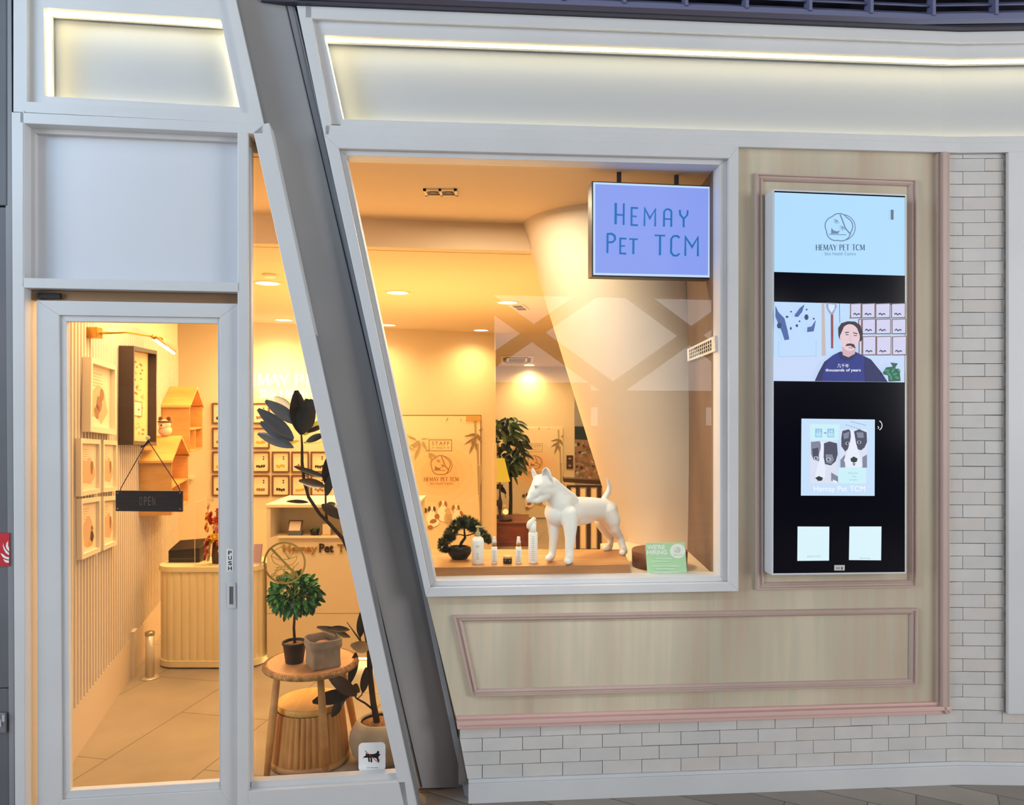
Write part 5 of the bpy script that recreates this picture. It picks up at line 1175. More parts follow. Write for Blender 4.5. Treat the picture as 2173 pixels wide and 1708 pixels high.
for cx_, cy_, a0 in ((808, 1594, -90), (808, 1638, 0), (768, 1638, 90), (768, 1594, 180)): pts += arc(cx_, cy_, 9, a0, a0+90, 5)
def tilt(p): return (p[0], p[1]-(p[0]-788)*.035)
a = Art(L, -0.054, 0.0004); a.poly([tilt(p) for p in pts], mat('sticker_white_gloss', (240, 240, 240), 0.3))
zz = lambda x, y: (520+x/2.955, 1130+y/2.955)
a.poly([zz(*p) for p in ((733, 1448), (742, 1432), (752, 1428), (752, 1410), (764, 1418), (800, 1418), (820, 1412), (826, 1398), (838, 1400), (836, 1416), (846, 1420), (838, 1430), (832, 1436), (838, 1470), (830, 1472), (820, 1445), (800, 1440), (792, 1440), (794, 1470), (784, 1471), (782, 1442), (776, 1442), (780, 1468), (770, 1468), (766, 1440), (752, 1442), (744, 1440))], INK)
a.stroke([zz(748, 1396), zz(824, 1466), zz(836, 1466), zz(838, 1450)], 1.3, mat('sticker_red', (190, 40, 40), .4))
a.text('NO PEE PEE', *zz(760, 1502), *zz(830, 1508), INK)
tag(a.build('no_peeing_sticker'), 'white square sticker of a crossed out black dog, low on the narrow window', 'sticker')

# ================================================================ display shelf with the white dog
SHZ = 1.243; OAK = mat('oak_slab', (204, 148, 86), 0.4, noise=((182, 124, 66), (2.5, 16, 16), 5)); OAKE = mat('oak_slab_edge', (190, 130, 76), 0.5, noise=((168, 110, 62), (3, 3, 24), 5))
mb = MB()
fr_ = [M.uz(u, 0, -0.09)[:2] for u in (907, 1345)]; bk_ = [(X(1322, 4.60), 4.60), (-0.50, 4.60)]
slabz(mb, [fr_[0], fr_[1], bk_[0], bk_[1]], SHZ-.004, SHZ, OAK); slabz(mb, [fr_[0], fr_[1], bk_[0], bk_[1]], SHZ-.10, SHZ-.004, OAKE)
tag(mb.build('display_shelf', bevel=0.002), 'thick wooden slab behind the display window carrying the white dog and bottles', 'shelf')
mb = MB(); slabz(mb, [M.uz(940, 0, -0.12)[:2], M.uz(1345, 0, -0.12)[:2], (.60, 4.55), (-.42, 4.55)], 0.9, SHZ-.10, mat('shelf_plinth', (200, 176, 146), .7)); struct(mb.build('trim_8'), 'plinth under the display slab')
mb = MB(); slabz(mb, [M.uz(1345, 0, -0.062)[:2], M.uz(1560, 0, -0.062)[:2], (1.22, 5.4), (.62, 5.2), (.62, 4.62)], 0.9, 1.172, mat('sill_cream', (226, 206, 176), .6)); struct(mb.build('trim_9'), 'cream sill at the foot of the plaster column')
dc = Vector((.885, 4.44, 1.172)); mb = MB(); mb.lathe(dc, [(.162, 0.001), (.165, .096), (.162, .10)], mat('walnut_round', (140, 84, 44), .45, noise=((116, 66, 34), (3, 18, 3), 4)), 56); tag(mb.build('round_display_block'), 'low round dark wooden block behind the green hiring card', 'display block')
# lower window wall inside
mb = MB(); slabz(mb, [M.uz(1012, 0, -0.10)[:2], M.uz(1560, 0, -0.10)[:2], M.uz(1560, 0, -0.2)[:2], M.uz(1012, 0, -0.2)[:2]], 0, 1.10, CREAM); struct(mb.build('wall_window_inside'), 'inner face of the wall under the display window')

# white bull terrier statue
DOGW = mat('statue_white', (242, 238, 234), 0.5)
def capsule(mb, a_, b_, ra, rb, m, n=20, k=5, squash=None):
    a_, b_ = Vector(a_), Vector(b_); d = b_-a_; l_ = max(1e-5, d.length); d.normalize(); x_ = d.orthogonal().normalized(); y__ = d.cross(x_); rings = []
    for j in range(k+1): th = math.pi/2*(1-j/k); rings.append((a_-d*ra*math.sin(th), ra*math.cos(th)))
    for j in range(k+1): th = math.pi/2*j/k; rings.append((b_+d*rb*math.sin(th), rb*math.cos(th)))
    vs = []
    for c, r in rings:
        r = max(r, 1e-4)
        for i in range(n): an = 2*math.pi*i/n; vs.append(c+(x_*math.cos(an)+y__*math.sin(an))*r)
    R_ = len(rings); mb.add(vs, [(j*n+i, j*n+(i+1) % n, (j+1)*n+(i+1) % n, (j+1)*n+i) for j in range(R_-1) for i in range(n)]+[tuple(range(n-1, -1, -1)), tuple((R_-1)*n+i for i in range(n))], m)
PX = 4.3/F
def J(u, v, y, r): return (at_y(u, v, y), r*y/F)
db = MB()
def chain(js):
    js = [J(*j) for j in js]
    for (a_, ra), (b_, rb) in zip(js, js[1:]): capsule(db, a_, b_, ra, rb, DOGW)
# head
chain([(1124, 1057, 4.13, 7.5), (1133, 1046, 4.145, 12.5), (1145, 1031, 4.17, 18), (1157, 1022, 4.20, 19)])
chain([(1123, 1061, 4.13, 6), (1140, 1062, 4.145, 7), (1154, 1050, 4.18, 14)])
chain([(1146, 1022, 4.18, 16), (1160, 1026, 4.20, 19)]); chain([(1150, 1040, 4.17, 15), (1164, 1040, 4.21, 18)])
# neck
chain([(1160, 1026, 4.21, 20), (1174, 1044, 4.24, 23), (1188, 1066, 4.26, 29), (1192, 1084, 4.28, 31)])
chain([(1172, 1024, 4.20, 12), (1190, 1044, 4.24, 15), (1208, 1062, 4.30, 19)])
# trunk
chain([(1182, 1088, 4.26, 27), (1195, 1088, 4.29, 30), (1212, 1083, 4.33, 29), (1236, 1081, 4.40, 27), (1258, 1080, 4.46, 25), (1280, 1082, 4.52, 24), (1290, 1084, 4.54, 22)])
chain([(1222, 1096, 4.35, 21), (1248, 1094, 4.43, 17)])
# front legs: left (near) and right (far)
chain([(1207, 1092, 4.22, 20), (1210, 1118, 4.20, 15), (1210, 1142, 4.19, 11.5), (1208, 1165, 4.185, 9.5), (1209, 1184, 4.18, 9)]); chain([(1209, 1187, 4.18, 9), (1205, 1189, 4.13, 9), (1206, 1191, 4.11, 7)])
chain([(1176, 1100, 4.28, 17), (1175, 1120, 4.27, 13), (1175, 1142, 4.26, 10), (1173, 1163, 4.255, 8.5), (1171, 1178, 4.25, 8)]); chain([(1171, 1180, 4.25, 8), (1165, 1184, 4.21, 8), (1163, 1185, 4.19, 6.5)])
# hind legs
chain([(1288, 1088, 4.49, 22), (1298, 1104, 4.48, 19), (1302, 1122, 4.48, 13), (1315, 1140, 4.52, 8.5), (1321, 1158, 4.50, 7.5), (1324, 1168, 4.48, 8)]); chain([(1324, 1170, 4.48, 8), (1321, 1172, 4.43, 8), (1321, 1173, 4.40, 6.5)])
chain([(1280, 1090, 4.60, 19), (1276, 1108, 4.60, 14), (1284, 1126, 4.62, 10), (1296, 1142, 4.66, 7.5), (1295, 1156, 4.63, 6.5), (1293, 1161, 4.60, 7)]); chain([(1292, 1162, 4.60, 7), (1287, 1163, 4.56, 7), (1284, 1164, 4.55, 6)])
# tail
chain([(1278, 1066, 4.54, 8), (1285, 1054, 4.55, 6.5), (1292, 1042, 4.56, 5.5), (1293, 1030, 4.56, 4.5), (1290, 1020, 4.55, 3.2), (1287, 1014, 4.54, 1.8)])
tmp = db.build('dog_tmp')
rm = tmp.modifiers.new('r', 'REMESH'); rm.mode = 'VOXEL'; rm.voxel_size = 0.0042
sm_ = tmp.modifiers.new('s', 'SMOOTH'); sm_.factor = 0.6; sm_.iterations = 14
dg = bpy.context.evaluated_depsgraph_get(); me = bpy.data.meshes.new_from_object(tmp.evaluated_get(dg)); bpy.data.objects.remove(tmp)
me.name = 'body'
minz = min(v.co.z for v in me.vertices)
dpos = Vector((at_y(1240, 1180, 4.36).x, 4.36, SHZ)); t = thing('dog_statue', dpos, 'white bull terrier statue standing on the wooden display slab', 'statue')
for v in me.vertices:
    k = max(0.0, 1-(v.co.z-minz)/0.10); dz = 0
    v.co = v.co-dpos
for p in me.polygons: p.use_smooth = True
# rest every paw on the slab: flatten what lies below it
for v in me.vertices:
    if v.co.z < 0.0006: v.co.z = 0.0006
body = bpy.data.objects.new('body', me); COL.objects.link(body); body.parent = t
def ear(base, tip, w, face, name='ear'):
    mb = MB(); b_, tp = Vector(base), Vector(tip); ax = tp-b_; d = ax.normalized(); f_ = Vector(face).normalized(); s_ = d.cross(f_).normalized(); f_ = s_.cross(d).normalized()
    vs = []; n = 12; rows = 9
    for i in range(rows):
        t_ = i/(rows-1); wd = w*(1-.18*t_)*math.sqrt(max(0.0, 1-t_**3.2)); 
        for k in range(n+1):
            a_ = math.pi*(k/n-.5)*1.15; vs.append(b_+ax*t_+s_*wd*math.sin(a_)-f_*wd*(math.cos(a_)-.35)*.8)
    fs = [(i*(n+1)+k, i*(n+1)+k+1, (i+1)*(n+1)+k+1, (i+1)*(n+1)+k) for i in range(rows-1) for k in range(n)]
    mb.add(vs, fs, DOGW, True); o = mb.build(name, sub(t, 'body'), fix=False); md = o.modifiers.new('solid', 'SOLIDIFY'); md.thickness = .006; md.offset = 0; sb = o.modifiers.new('sub', 'SUBSURF'); sb.levels = 1; sb.render_levels = 1
ear(at_y(1163, 1019, 4.17), at_y(1158, 992, 4.14), .031, (-.45, -1, .1))
ear(at_y(1138, 1016, 4.23), at_y(1129, 993, 4.24), .016, (-.8, -.6, 0))
mb = MB(); 
for (u, v, y) in ((1136, 1030, 4.09),): 
    c = at_y(u, v, y)
    mb.tube([at_y(1130, 1031, 4.108), at_y(1134, 1029.3, 4.106), at_y(1139, 1029.5, 4.108), at_y(1143, 1031.5, 4.115)], [.0015, .003, .003, .0015], DOGW, 6)
    mb.ball(at_y(1137, 1032, 4.114), .0075, mat('eye_shade', (206, 196, 188), .5))
mb.build('eye', sub(t, 'body'))

# bottles and jars
CERW = mat('bottle_white', (250, 246, 238), 0.35); LIDG = mat('gold_collar', (176, 130, 70), .3, .8); FROST = mat('clear_pump', (206, 188, 130), 0.2, alpha=0.75); PRNT = mat('label_print', (150, 140, 130), .6); PK = mat('mist_cap', (234, 214, 206), .35)
def base(u, v): return at_z(u, v, SHZ)
def lab(name, parent, c, r, rows, w_=.55, z0=.03, z1=.08):
    mb = MB()
    for i in range(rows):
        zc = z1-(z1-z0)*i/max(1, rows-1); aw = w_*random.uniform(.5, 1); th0 = -math.pi/2
        n = 5; vs = []
        for k in range(n+1): a_ = th0-aw+2*aw*k/n; vs += [c+Vector((r*math.cos(a_), r*math.sin(a_), zc)), c+Vector((r*math.cos(a_), r*math.sin(a_), zc+.0022))]
        mb.add(vs, [(2*k, 2*k+2, 2*k+3, 2*k+1) for k in range(n)], PRNT)
    mb.build(name, sub(parent, 'body'), fix=False)
random.seed(4)
c = base(1014, 1195.5); t = thing('pump_bottle', c, 'white round-shouldered pump bottle with clear gold pump, beside the bonsai', 'bottle', 'care bottles on the display slab')
mb = MB(); mb.lathe(c, [(.031, 0), (.034, .003), (.0345, .125), (.030, .142), (.017, .152), (.014, .155)], CERW, 32); mb.build('body', t)
mb = MB(); mb.lathe(c+Vector((0, 0, .155)), [(.015, 0), (.015, .02), (.008, .026), (.006, .046), (.013, .048), (.013, .056), (.006, .058)], FROST, 20); mb.tube([c+Vector((0, 0, .205)), c+Vector((.03, -.004, .207)), c+Vector((.048, -.006, .203))], [.005, .004, .003], FROST, 8); mb.build('pump', t)
lab('label_print', t, c, .0349, 2, .5, .096, .104); lab('label_print', t, c, .0349, 5, .28, .03, .062)
for u, label in ((1049, 'small white mist bottle with gold collar between the pump bottle and the dark jar'), (1100.5, 'small white mist bottle with gold collar between the dark jar and the tall foam bottle')):
    c = base(u, 1195); t = thing('mist_bottle', c, label, 'bottle', 'care bottles on the display slab')
    mb = MB(); mb.lathe(c, [(.0145, 0), (.0165, .002), (.0168, .088), (.013, .097)], CERW, 28); mb.build('body', t)
    mb = MB(); mb.lathe(c+Vector((0, 0, .096)), [(.0135, 0), (.0135, .017)], LIDG, 24); mb.build('collar', sub(t, 'body'))
    mb = MB(); mb.lathe(c+Vector((0, 0, .113)), [(.012, 0), (.0125, .012), (.010, .014), (.0095, .034), (.008, .037)], PK, 24); mb.build('cap', t)
    lab('label_print', t, c, .0171, 9, .7, .012, .07)
c = base(1077, 1195); t = thing('cream_jar', c, 'small dark glass jar with cream lid between the two mist bottles', 'jar')
mb = MB(); mb.lathe(c, [(.023, 0), (.026, .003), (.026, .026), (.022, .030)], mat('amber_black_glass', (40, 22, 14), .12), 32); mb.build('body', t)
mb = MB(); mb.lathe(c+Vector((0, 0, .029)), [(.0245, 0), (.0245, .012), (.023, .014)], mat('jar_lid', (206, 170, 118), .35, .3), 32); mb.build('lid', t)
c = base(1131, 1194); t = thing('foam_bottle', c, 'tall white foam bottle with a tilted brush head, nearest the dog statue', 'bottle', 'care bottles on the display slab')
mb = MB(); mb.lathe(c, [(.024, 0), (.0262, .003), (.0262, .165), (.024, .172)], CERW, 32); mb.build('body', t)
mb = MB(); mb.lathe(c+Vector((0, 0, .171)), [(.019, 0), (.019, .03), (.017, .055)], CERW, 24); mb.box((c.x-.004, c.y-.014, c.z+.20), (c.x+.018, c.y+.014, c.z+.232), CERW); mb.build('neck', t)
mb = MB(); rt = Matrix.Rotation(math.radians(28), 3, 'Y'); o_ = c+Vector((-.018, 0, .205))
mb.lathe(o_, [(.012, -.015), (.022, 0), (.024, .02), (.018, .036), (.010, .052), (.009, .058)], mat('brush_white', (240, 232, 218), .5), 20, tilt=rt, sy=.8); mb.build('brush_head', t)
lab('label_print', t, c, .0266, 12, .42, .02, .15)
# bonsai
c = base(975, 1186); t = thing('bonsai', c, 'small artificial pine bonsai in a black bowl on the display slab', 'plant')
mb = MB(); mb.lathe(c, [(.040, 0), (.045, .004), (.064, .028), (.070, .048), (.066, .066), (.060, .074), (.056, .074), (.054, .064)], BLACK, 40, caps=False, sy=.8); mb.lathe(c, [(.001, .062), (.055, .064)], mat('dark_soil', (58, 36, 26), .9), 40, caps=False, sy=.8); mb.build('bowl', t)
by = c.y; bt = lambda u, v, dy=0: at_y(u, v, by+dy)
mb = MB(); BT = mat('bonsai_trunk', (34, 24, 22), .7)
mb.tube([bt(976, 1163), bt(979, 1152), bt(987, 1141), bt(986, 1134), bt(985, 1120)], [.010, .009, .008, .006, .004], BT, 10)
for q in ([(986, 1137), (977, 1134), (968, 1135), (955, 1140)], [(988, 1137), (1000, 1134), (1010, 1130), (1020, 1134)], [(986, 1128), (984, 1115), (978, 1110)], [(985, 1122), (998, 1112)], [(955, 1140), (945, 1150)]): mb.tube([bt(*p) for p in q], [.004, .0035, .003, .002][:len(q)], BT, 6)
mb.build('trunk', t)
NG = [mat('needle_a', (46, 62, 34), .6), mat('needle_b', (70, 86, 46), .6), mat('needle_c', (30, 42, 26), .6)]
mb = MB(); random.seed(9)
for (u, v, r, dy) in ((940, 1160, 12, 0), (938, 1150, 9, .02), (948, 1146, 12, -.02), (952, 1134, 12, .02), (960, 1126, 13, -.02), (968, 1114, 13, 0), (980, 1108, 14, -.03), (992, 1107, 14, .03), (985, 1112, 12, -.04), (1004, 1112, 13, 0), (1010, 1120, 13, -.02), (1016, 1128, 11, .02), (1024, 1134, 12, -.01), (1033, 1142, 10, 0), (1037, 1148, 7, 0), (945, 1166, 8, -.02), (1000, 1120, 10, -.03), (958, 1140, 10, .03)):
    cc = bt(u, v, dy); rr = r*1.22*by/F
    for k in range(420):
        d = Vector((random.gauss(0, 1), random.gauss(0, 1), random.gauss(.15, 1))).normalized(); s0 = cc+d*rr*random.uniform(.25, .6); e0 = cc+d*rr*random.uniform(.85, 1.12); w_ = d.orthogonal().normalized()*.0017
        mb.add([s0-w_, s0+w_, e0], [(0, 1, 2)], NG[k % 3])
mb.build('foliage', t, fix=False)
# hiring card
t = thing('hiring_card', M.at(1415, 1220, -0.09), "pale green card reading WE'RE HIRING leaning in the corner of the display window", 'sign')
HIR = Plane(M.uz(1414, 1)[0]-M.n[0]*.085, M.uz(1414, 1)[1]-M.n[1]*.085, M.d[0], M.d[1]+.03)
mb = MB(); uvslab(mb, HIR, [(1369.5, 1152), (1453, 1151), (1458.5, 1220), (1374.5, 1222)], 0, -.006, mat('sage_card', (188, 228, 184), .5)); mb.build('card', t)
a = Art(HIR, .0005, .0002); CW = mat('card_white', (252, 252, 246), .5)
a.text("WE'RE", 1373, 1156, 1411, 1165.5, CW, bold=.03); a.text('HIRING', 1373, 1167, 1416, 1176.5, CW, bold=.03); a.ell(1438, 1169, 16.5, 15.5, CW, 28)
logo(a, 1437, 1167, 6, mat('logo_sage', (170, 190, 160), .5), .7); a.text('HEMAY PET TCM', 1428, 1176, 1448, 1178.5, MATS['logo_sage'])
for k, (x0, x1, y) in enumerate(((1390, 1426, 1184), (1381, 1420, 1190), (1383, 1440, 1200), (1392, 1432, 1206), (1386, 1440, 1213))): a.rect(x0, y, x1, y+1.6, mat('card_print', (236, 244, 230), .5))
a.build('print', sub(t, 'card'))

# ================================================================ printed glass doors, back wall
DOORB = mat('door_print_cream', (234, 216, 182), 0.45); DLINE = mat('door_print_line', (150, 104, 62), .6); BAM = mat('bamboo_print', (176, 156, 116), .6); BAM2 = mat('bamboo_print_dark', (146, 122, 84), .6)
PEACH = [mat('peach_%d' % k, c_, .5) for k, c_ in enumerate(((234, 210, 172), (236, 204, 162), (238, 197, 152), (239, 190, 142)))]
DW = mat('dog_print_white', (254, 244, 226), .6); DBr = mat('dog_print_brown', (168, 110, 66), .6); DDk = mat('dog_print_dark', (96, 70, 56), .6)
def staff_door(P, mp, s, quad, label, idx, faded=False):
    o = struct_mb = MB(); uvslab(struct_mb, P, quad, 0.03, 0.0, DOORB); d_ = struct(struct_mb.build('door_%d' % idx, bevel=0.002), label)
    a = Art(P, .0305, .0002); m_ = lambda *p: mp(*p); S_ = lambda pts: [m_(*p) for p in pts]
    ln = BAM if faded else DLINE
    for k, (ru, rv) in enumerate(((92, 78), (74, 62), (56, 46), (40, 32))): c_ = m_(930, 1005); a.ell(c_[0], c_[1], ru*s, rv*s, PEACH[k], 28)
    q = [m_(*p) for p in ((909, 933), (957, 933), (957, 956.5), (909, 956.5))]; a.stroke(q, 1.4*s, ln, True)
    c0, c1 = m_(915, 936.5), m_(952, 944.5); a.text('STAFF', c0[0], c0[1], c1[0], c1[1], ln, space=1.3, bold=.01)
    c0, c1 = m_(924, 947.5), m_(943, 952.5); a.text('ONLY', c0[0], c0[1], c1[0], c1[1], ln, space=1.2)
    a.stroke(S_([(915, 950), (920, 950)]), 1*s, ln); a.stroke(S_([(947, 950), (952, 950)]), 1*s, ln)
    c_ = m_(934.5, 987); logo(a, c_[0], c_[1], 21*s, DLINE if not faded else SEP, 1.7*s)
    c0, c1 = m_(898, 1012), m_(972, 1020.5); serif(a, 'HEMAY PET TCM', c0[0], c0[1], c1[0], c1[1], ln, w=.17)
    c0, c1 = m_(911, 1023), m_(959, 1027.5); a.text('Skin Health Centre', c0[0], c0[1], c1[0], c1[1], ln)
    # bamboo stem and leaves
    z7 = lambda x, y: m_(840+x/5.51, 860+y/5.51)
    for y0, y1, x0, x1 in ((185, 440, 900, 935), (445, 690, 925, 962), (700, 1040, 935, 975), (1048, 1340, 955, 982), (1345, 1700, 955, 982)):
        a.poly([z7(x0+5, y0), z7(x1-3, y0), z7(x1, y1), z7(x0+18, y1)], BAM); a.stroke([z7(x0+14, y1), z7(x1, y1)], .8*s, BAM2)
    def bl(x, y, an, ln_, w_, m): 
        c_, s__ = math.cos(math.radians(an)), math.sin(math.radians(an)); pts = [(0, 0), (.25, .5), (.55, .45), (1, 0), (.55, -.35), (.25, -.45)]
        a.poly([z7(x+ln_*px*c_-w_*py*s__, y+ln_*px*s__+w_*py*c_) for px, py in pts], m)
    for (x, y, an, ln_, w_) in ((930, 330, 165, 145, 30), (930, 350, 178, 150, 20), (925, 380, 150, 165, 34), (915, 420, 115, 170, 36), (920, 430, 80, 110, 26), (960, 300, -35, 60, 22), (935, 350, 120, 130, 40), (935, 330, 60, 130, 40)): bl(x, y, an, ln_, w_, BAM2)
    for (x, y, an, ln_, w_) in ((270, 410, 130, 120, 50), (270, 430, 95, 130, 40), (300, 420, 60, 110, 34), (250, 440, 160, 110, 34), (260, 500, 110, 150, 44), (230, 400, 200, 120, 26), (280, 395, 355, 110, 16), (370, 560, 20, 130, 34), (375, 570, 60, 90, 30), (330, 540, 335, 90, 14), (130, 480, 30, 110, 14), (600, 140, 110, 60, 20), (750, 150, 80, 40, 14)): bl(x, y, an, ln_, w_, BAM)
    a.stroke([z7(120, 330), z7(260, 430), z7(430, 600)], .7*s, BAM)
    # dogs and cat
    def ell(x, y, rx, ry, m, rot=0): p = z7(x, y); a.ell(p[0], p[1], rx/5.51*s, ry/5.51*s, m, 16, rot)
    for (x, y, sc_) in ((410, 1215, 1), (540, 1155, 1.05), (690, 1200, 1)):
        ell(x+ (20 if x == 690 else 0), y+105*sc_, 62*sc_, 85*sc_, DW, .3 if x == 690 else 0); ell(x, y, 38*sc_, 42*sc_, DW)
        sx = -1 if x == 690 else 1
        ell(x-30*sc_, y-8, 17*sc_, 34*sc_, DDk if x == 410 else DBr, .2); ell(x+30*sc_, y-8, 15*sc_, 32*sc_, DDk if x == 410 else DBr, -.2); ell(x+5, y+14, 6, 5, INK); ell(x-8, y-4, 4, 4, INK); ell(x+16, y-4, 4, 4, INK)
    ell(330, 1225, 26, 30, DDk); ell(470, 1295, 30, 34, DBr); ell(755, 1260, 18, 34, DBr, -.4); ell(785, 1290, 18, 20, DBr); ell(600, 1310, 48, 70, mat('cat_print', (206, 178, 138), .6)); ell(590, 1225, 32, 28, MATS['cat_print'])
    for k in range(6): a.stroke([z7(580, 1275+k*18), z7(640, 1285+k*16)], .7*s, BAM2)
    ell(430, 1370, 70, 45, DW, -.3); ell(425, 1350, 42, 26, DBr, -.3); ell(390, 1420, 32, 26, DBr)
    a.build('printed_artwork', d_)
    return d_
ident = lambda u, v: (u, v)
d1 = staff_door(B, ident, 1.0, [(800, 882), (1018, 882), (1018, 1330), (800, 1330)], 'printed glass staff door with bamboo, logo and dogs on the back wall', 2)
mb = MB(); uvslab(mb, B, [(987, 883), (1018, 883), (1018, 893), (987, 893)], .042, .03, mat('patch_fitting', (226, 186, 110), .3, .5)); mb.build('hinge_fitting', d1)
mb = MB(); ringslab(mb, B, [(798, 880.5), (1019.5, 880.5), (1019.5, 1331), (798, 1331)], [(799, 882), (1018.2, 882), (1018.2, 1330), (799, 1330)], .032, 0, mat('door_gap', (120, 84, 44), .6)); mb.build('door_gap', d1)
RP = Plane(0, 14.5, 1, 0)
k_ = .69
staff_door(RP, lambda u, v: (1135+(u-934.5)*k_, 981+(v-987)*.74), k_, [(1060, 907), (1194, 907), (1194, 1098), (1060, 1098)], 'second, fainter printed glass door at the end of the rear passage', 3, True)
# small dark squares on the rear wall
for v_, lb in ((966, 'upper of two small dark square plaques beside the far printed door'), (981, 'lower of two small dark square plaques beside the far printed door')):
    t = thing('wall_plaque', at_y(1209, v_+13.5, 14.46), lb, 'plaque', 'small dark plaques')
    mb = MB(); uvslab(mb, RP, [(1202, v_), (1216, v_), (1216, v_+14), (1202, v_+14)], .03, 0, DKI); mb.build('plate', t, bevel=.004)
    mb = MB(); c_ = RP.at(1209, v_+7, .032); mb.ball(c_, .028, mat('plaque_mark', (176, 128, 90), .5), sc=(1, .15, .7)); mb.build('emblem', sub(t, 'plate'))
# crowd of dogs painting
QP = Plane(0, 15.98, 1, 0); random.seed(21)
t = thing('dog_painting', QP.at(1250, 1022, .02), 'busy colourful painting of many pets behind the plaster column', 'picture')
mb = MB(); uvslab(mb, QP, [(1219.5, 905), (1300, 905), (1300, 1022), (1219.5, 1022)], .03, 0, mat('painting_ground', (196, 150, 104), .6)); mb.build('canvas', t)
a = Art(QP, .031, .0002); a.poly([(1219.5, 905), (1300, 905), (1300, 936), (1219.5, 932)], mat('painting_teal', (58, 74, 66), .6)); PC = [mat('pp%d' % i, c_, .6) for i, c_ in enumerate(((240, 220, 180), (176, 110, 60), (220, 170, 120), (80, 54, 38), (206, 120, 80), (150, 130, 90)))]
for k in range(150): a.ell(random.uniform(1221, 1298), random.uniform(936, 1020), random.uniform(1.5, 4), random.uniform(1.5, 4.5), random.choice(PC), 8, random.random()*3)
a.build('painted_pets', sub(t, 'canvas'))
# dark document stand
KP = Plane(0, 10.6, 1, 0); t = thing('document_stand', (X(1245, 10.6), 10.6, 0), 'dark framed stand of white sheets behind the dog statue', 'stand'); DKW = mat('dark_stained_wood', (60, 34, 24), .5)
def kz(v): return CH-(v-HV)/F*10.6
mb = MB(); uvslab(mb, KP, [(1196, 1014), (1330, 1022), (1330, 1031), (1196, 1022)], .06, -.2, DKW); mb.build('top_board', t)
mb = MB()
for x_ in (1203, 1222, 1245, 1268, 1291, 1314): mb.box((X(x_, 10.6), 10.58, 0.0), (X(x_+8, 10.6), 10.64, kz(1030)), DKW)
for (va, vb) in ((1030, 1034), (1086, 1092), (1166, 1172)): mb.box((X(1203, 10.6), 10.585, kz(vb)), (X(1320, 10.6), 10.635, kz(va)), DKW)
mb.build('frame', t)
for i_, x_ in enumerate((1209, 1228, 1251, 1274, 1297)):
    for (va, vb) in ((1037, 1084), (1094, 1163)):
        mb = MB(); mb.box((X(x_+1.5, 10.6), 10.60, kz(vb)), (X(x_+14, 10.6), 10.61, kz(va)), mat('document_sheet', (244, 226, 196), .7)); mb.build('sheet', t)
# cabinet, lamp, cloche, monstera
cy_ = 11.75; x0, x1 = X(1040, cy_), X(1121, cy_); zt_ = CH-(1108-HV)/F*(cy_-.25)
t = thing('wooden_cabinet', ((x0+x1)/2, cy_, 0), 'low reddish wooden cabinet behind the end of the back wall', 'cabinet'); MAH = mat('mahogany', (128, 62, 34), .4, noise=((98, 42, 24), (4, 4, 12), 4))
mb = MB(); mb.box((x0, cy_-.24, 0.0), (x1, cy_+.62, zt_-.03), MAH); mb.build('body', t); mb = MB(); mb.box((x0-.02, cy_-.27, zt_-.03), (x1+.02, cy_+.64, zt_), MAH); mb.build('top', t, bevel=.004)
mb = MB(); mb.box((x0+.05, cy_-.252, .05), (x1-.05, cy_-.24, zt_-.08), MAH); mb.build('door_panel', t, bevel=.003)
cy_ += .22; lp = Vector((X(1061, cy_), cy_, zt_)); t = thing('table_lamp', lp, 'table lamp with glowing yellow shade on the wooden cabinet', 'lamp')
lz = lambda v: CH-(v-HV)/F*cy_-zt_
mb = MB(); mb.lathe(lp, [(.07, 0), (.07, .02), (.02, .05), (.035, .16), (.04, .25), (.015, .36), (.012, lz(1010))], DKW, 24); mb.build('base', t)
mb = MB(); mb.lathe(lp, [(.165, lz(1021)), (.13, lz(1005)), (.10, lz(988)), (.075, lz(973))], mat('lamp_shade_glow', (255, 188, 48), emit=0.95), 32, caps=False); mb.build('shade', t)
gc = Vector((X(1073, cy_-.3), cy_-.31, zt_)); t = thing('glass_cloche', gc, 'glass dome with a glowing ornament on a dark base beside the lamp', 'ornament')
mb = MB(); mb.lathe(gc, [(.105, 0), (.105, .035), (.09, .045)], DKW, 28); mb.build('base', t)
mb = MB(); mb.lathe(gc, [(.088, .045), (.088, .24), (.075, .31), (.04, .35), (.008, .36)], ACR, 28, caps=False); mb.tube([gc+Vector((0, 0, .36)), gc+Vector((0, 0, .40)), gc+Vector((-.02, 0, .42))], .006, DKW, 6); mb.build('dome', t)
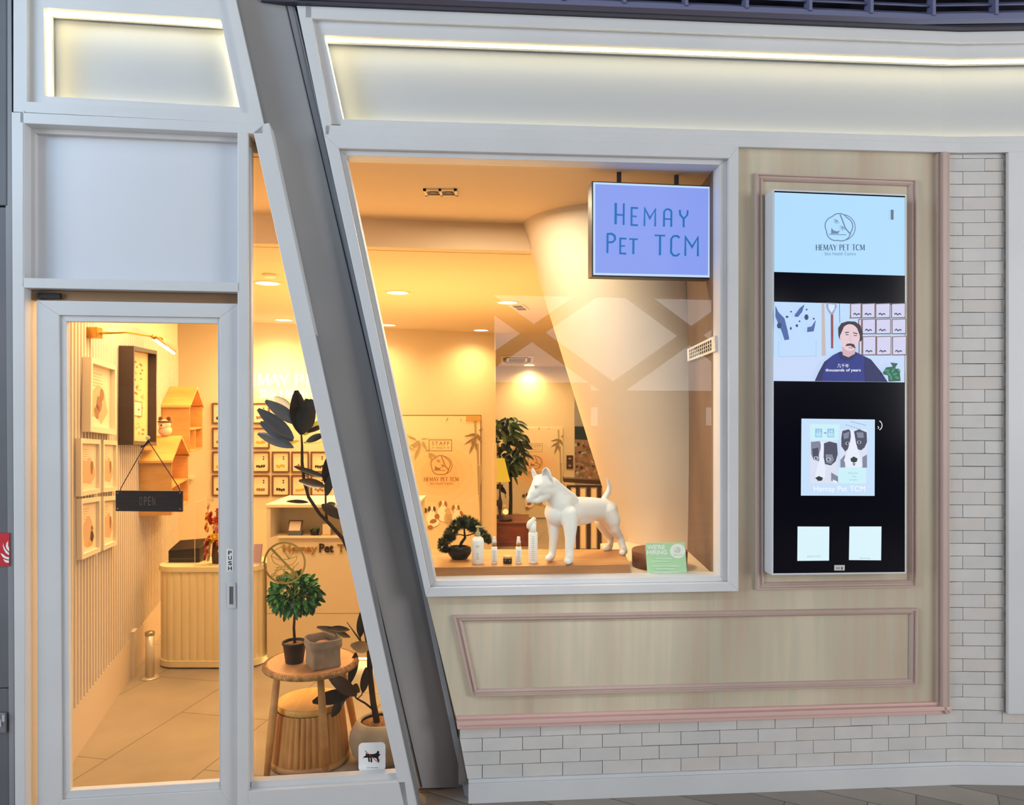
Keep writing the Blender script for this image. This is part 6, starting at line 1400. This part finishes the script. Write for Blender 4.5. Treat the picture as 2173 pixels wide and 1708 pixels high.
mb = MB(); mb.ball(gc+Vector((0, 0, .14)), .045, mat('ornament_glow', (255, 224, 130), emit=1.3)); mb.ball(gc+Vector((-.02, 0, .22)), .035, mat('ornament_cream', (236, 206, 150), .6)); mb.build('glowing_ornament', t)
mp_ = Vector((X(1083, 13.0), 13.0, 0)); t = thing('monstera_plant', mp_, 'large dark green split-leaf plant rising behind the yellow lamp', 'plant')
mb = MB(); mb.lathe(mp_, [(.15, 0), (.2, .3), (.18, .3), (.17, .25)], STONE, 28); mb.build('pot', t)
mb = MB(); my = 12.9; mpt = lambda u, v, dy=0: at_y(u, v, my+dy)
mb.tube([mp_+Vector((0, 0, .25)), mpt(1084, 1060), mpt(1083, 1010), mpt(1078, 960), mpt(1072, 910)], [.035, .03, .03, .02, .01], mat('monstera_stem', (40, 44, 26), .7), 8); mb.build('stem', t)
MG = [mat('monstera_a', (34, 62, 30), .35), mat('monstera_b', (52, 84, 40), .35), mat('monstera_c', (20, 38, 20), .35), mat('monstera_shine', (120, 140, 84), .3)]
mb = MB(); random.seed(31)
for k in range(230):
    u = 1040+random.random()*70; v = 885+random.random()*115
    if (u-1066)**2/50**2+(v-940)**2/62**2 > 1: continue
    b_ = mpt(u, v, random.uniform(-.25, .25)); an = random.uniform(-.5, 3.6); ln_ = random.uniform(.10, .24); d = Vector((math.cos(an)*.8+.5*(1 if u > 1066 else -1), random.uniform(-.5, .2), -.55*abs(math.sin(an)))).normalized()
    leaf(mb, b_, b_+d*ln_, random.uniform(.06, .11), MG[k % 3] if k % 6 else MG[3], facing=(random.uniform(-.5, .5), -1, random.uniform(0, 1)), n=5, droop=.3)
for (u, v, tu, tv) in ((1082, 1005, 1098, 1012), (1082, 985, 1096, 980), (1083, 1002, 1070, 1010), (1058, 1030, 1074, 1048), (1050, 1035, 1068, 1030), (1062, 1075, 1050, 1060), (1084, 1000, 1092, 988)): leaf(mb, mpt(u, v), mpt(tu, tv, -.1), .10, MG[2], n=5)
mb.build('foliage', t, fix=False)
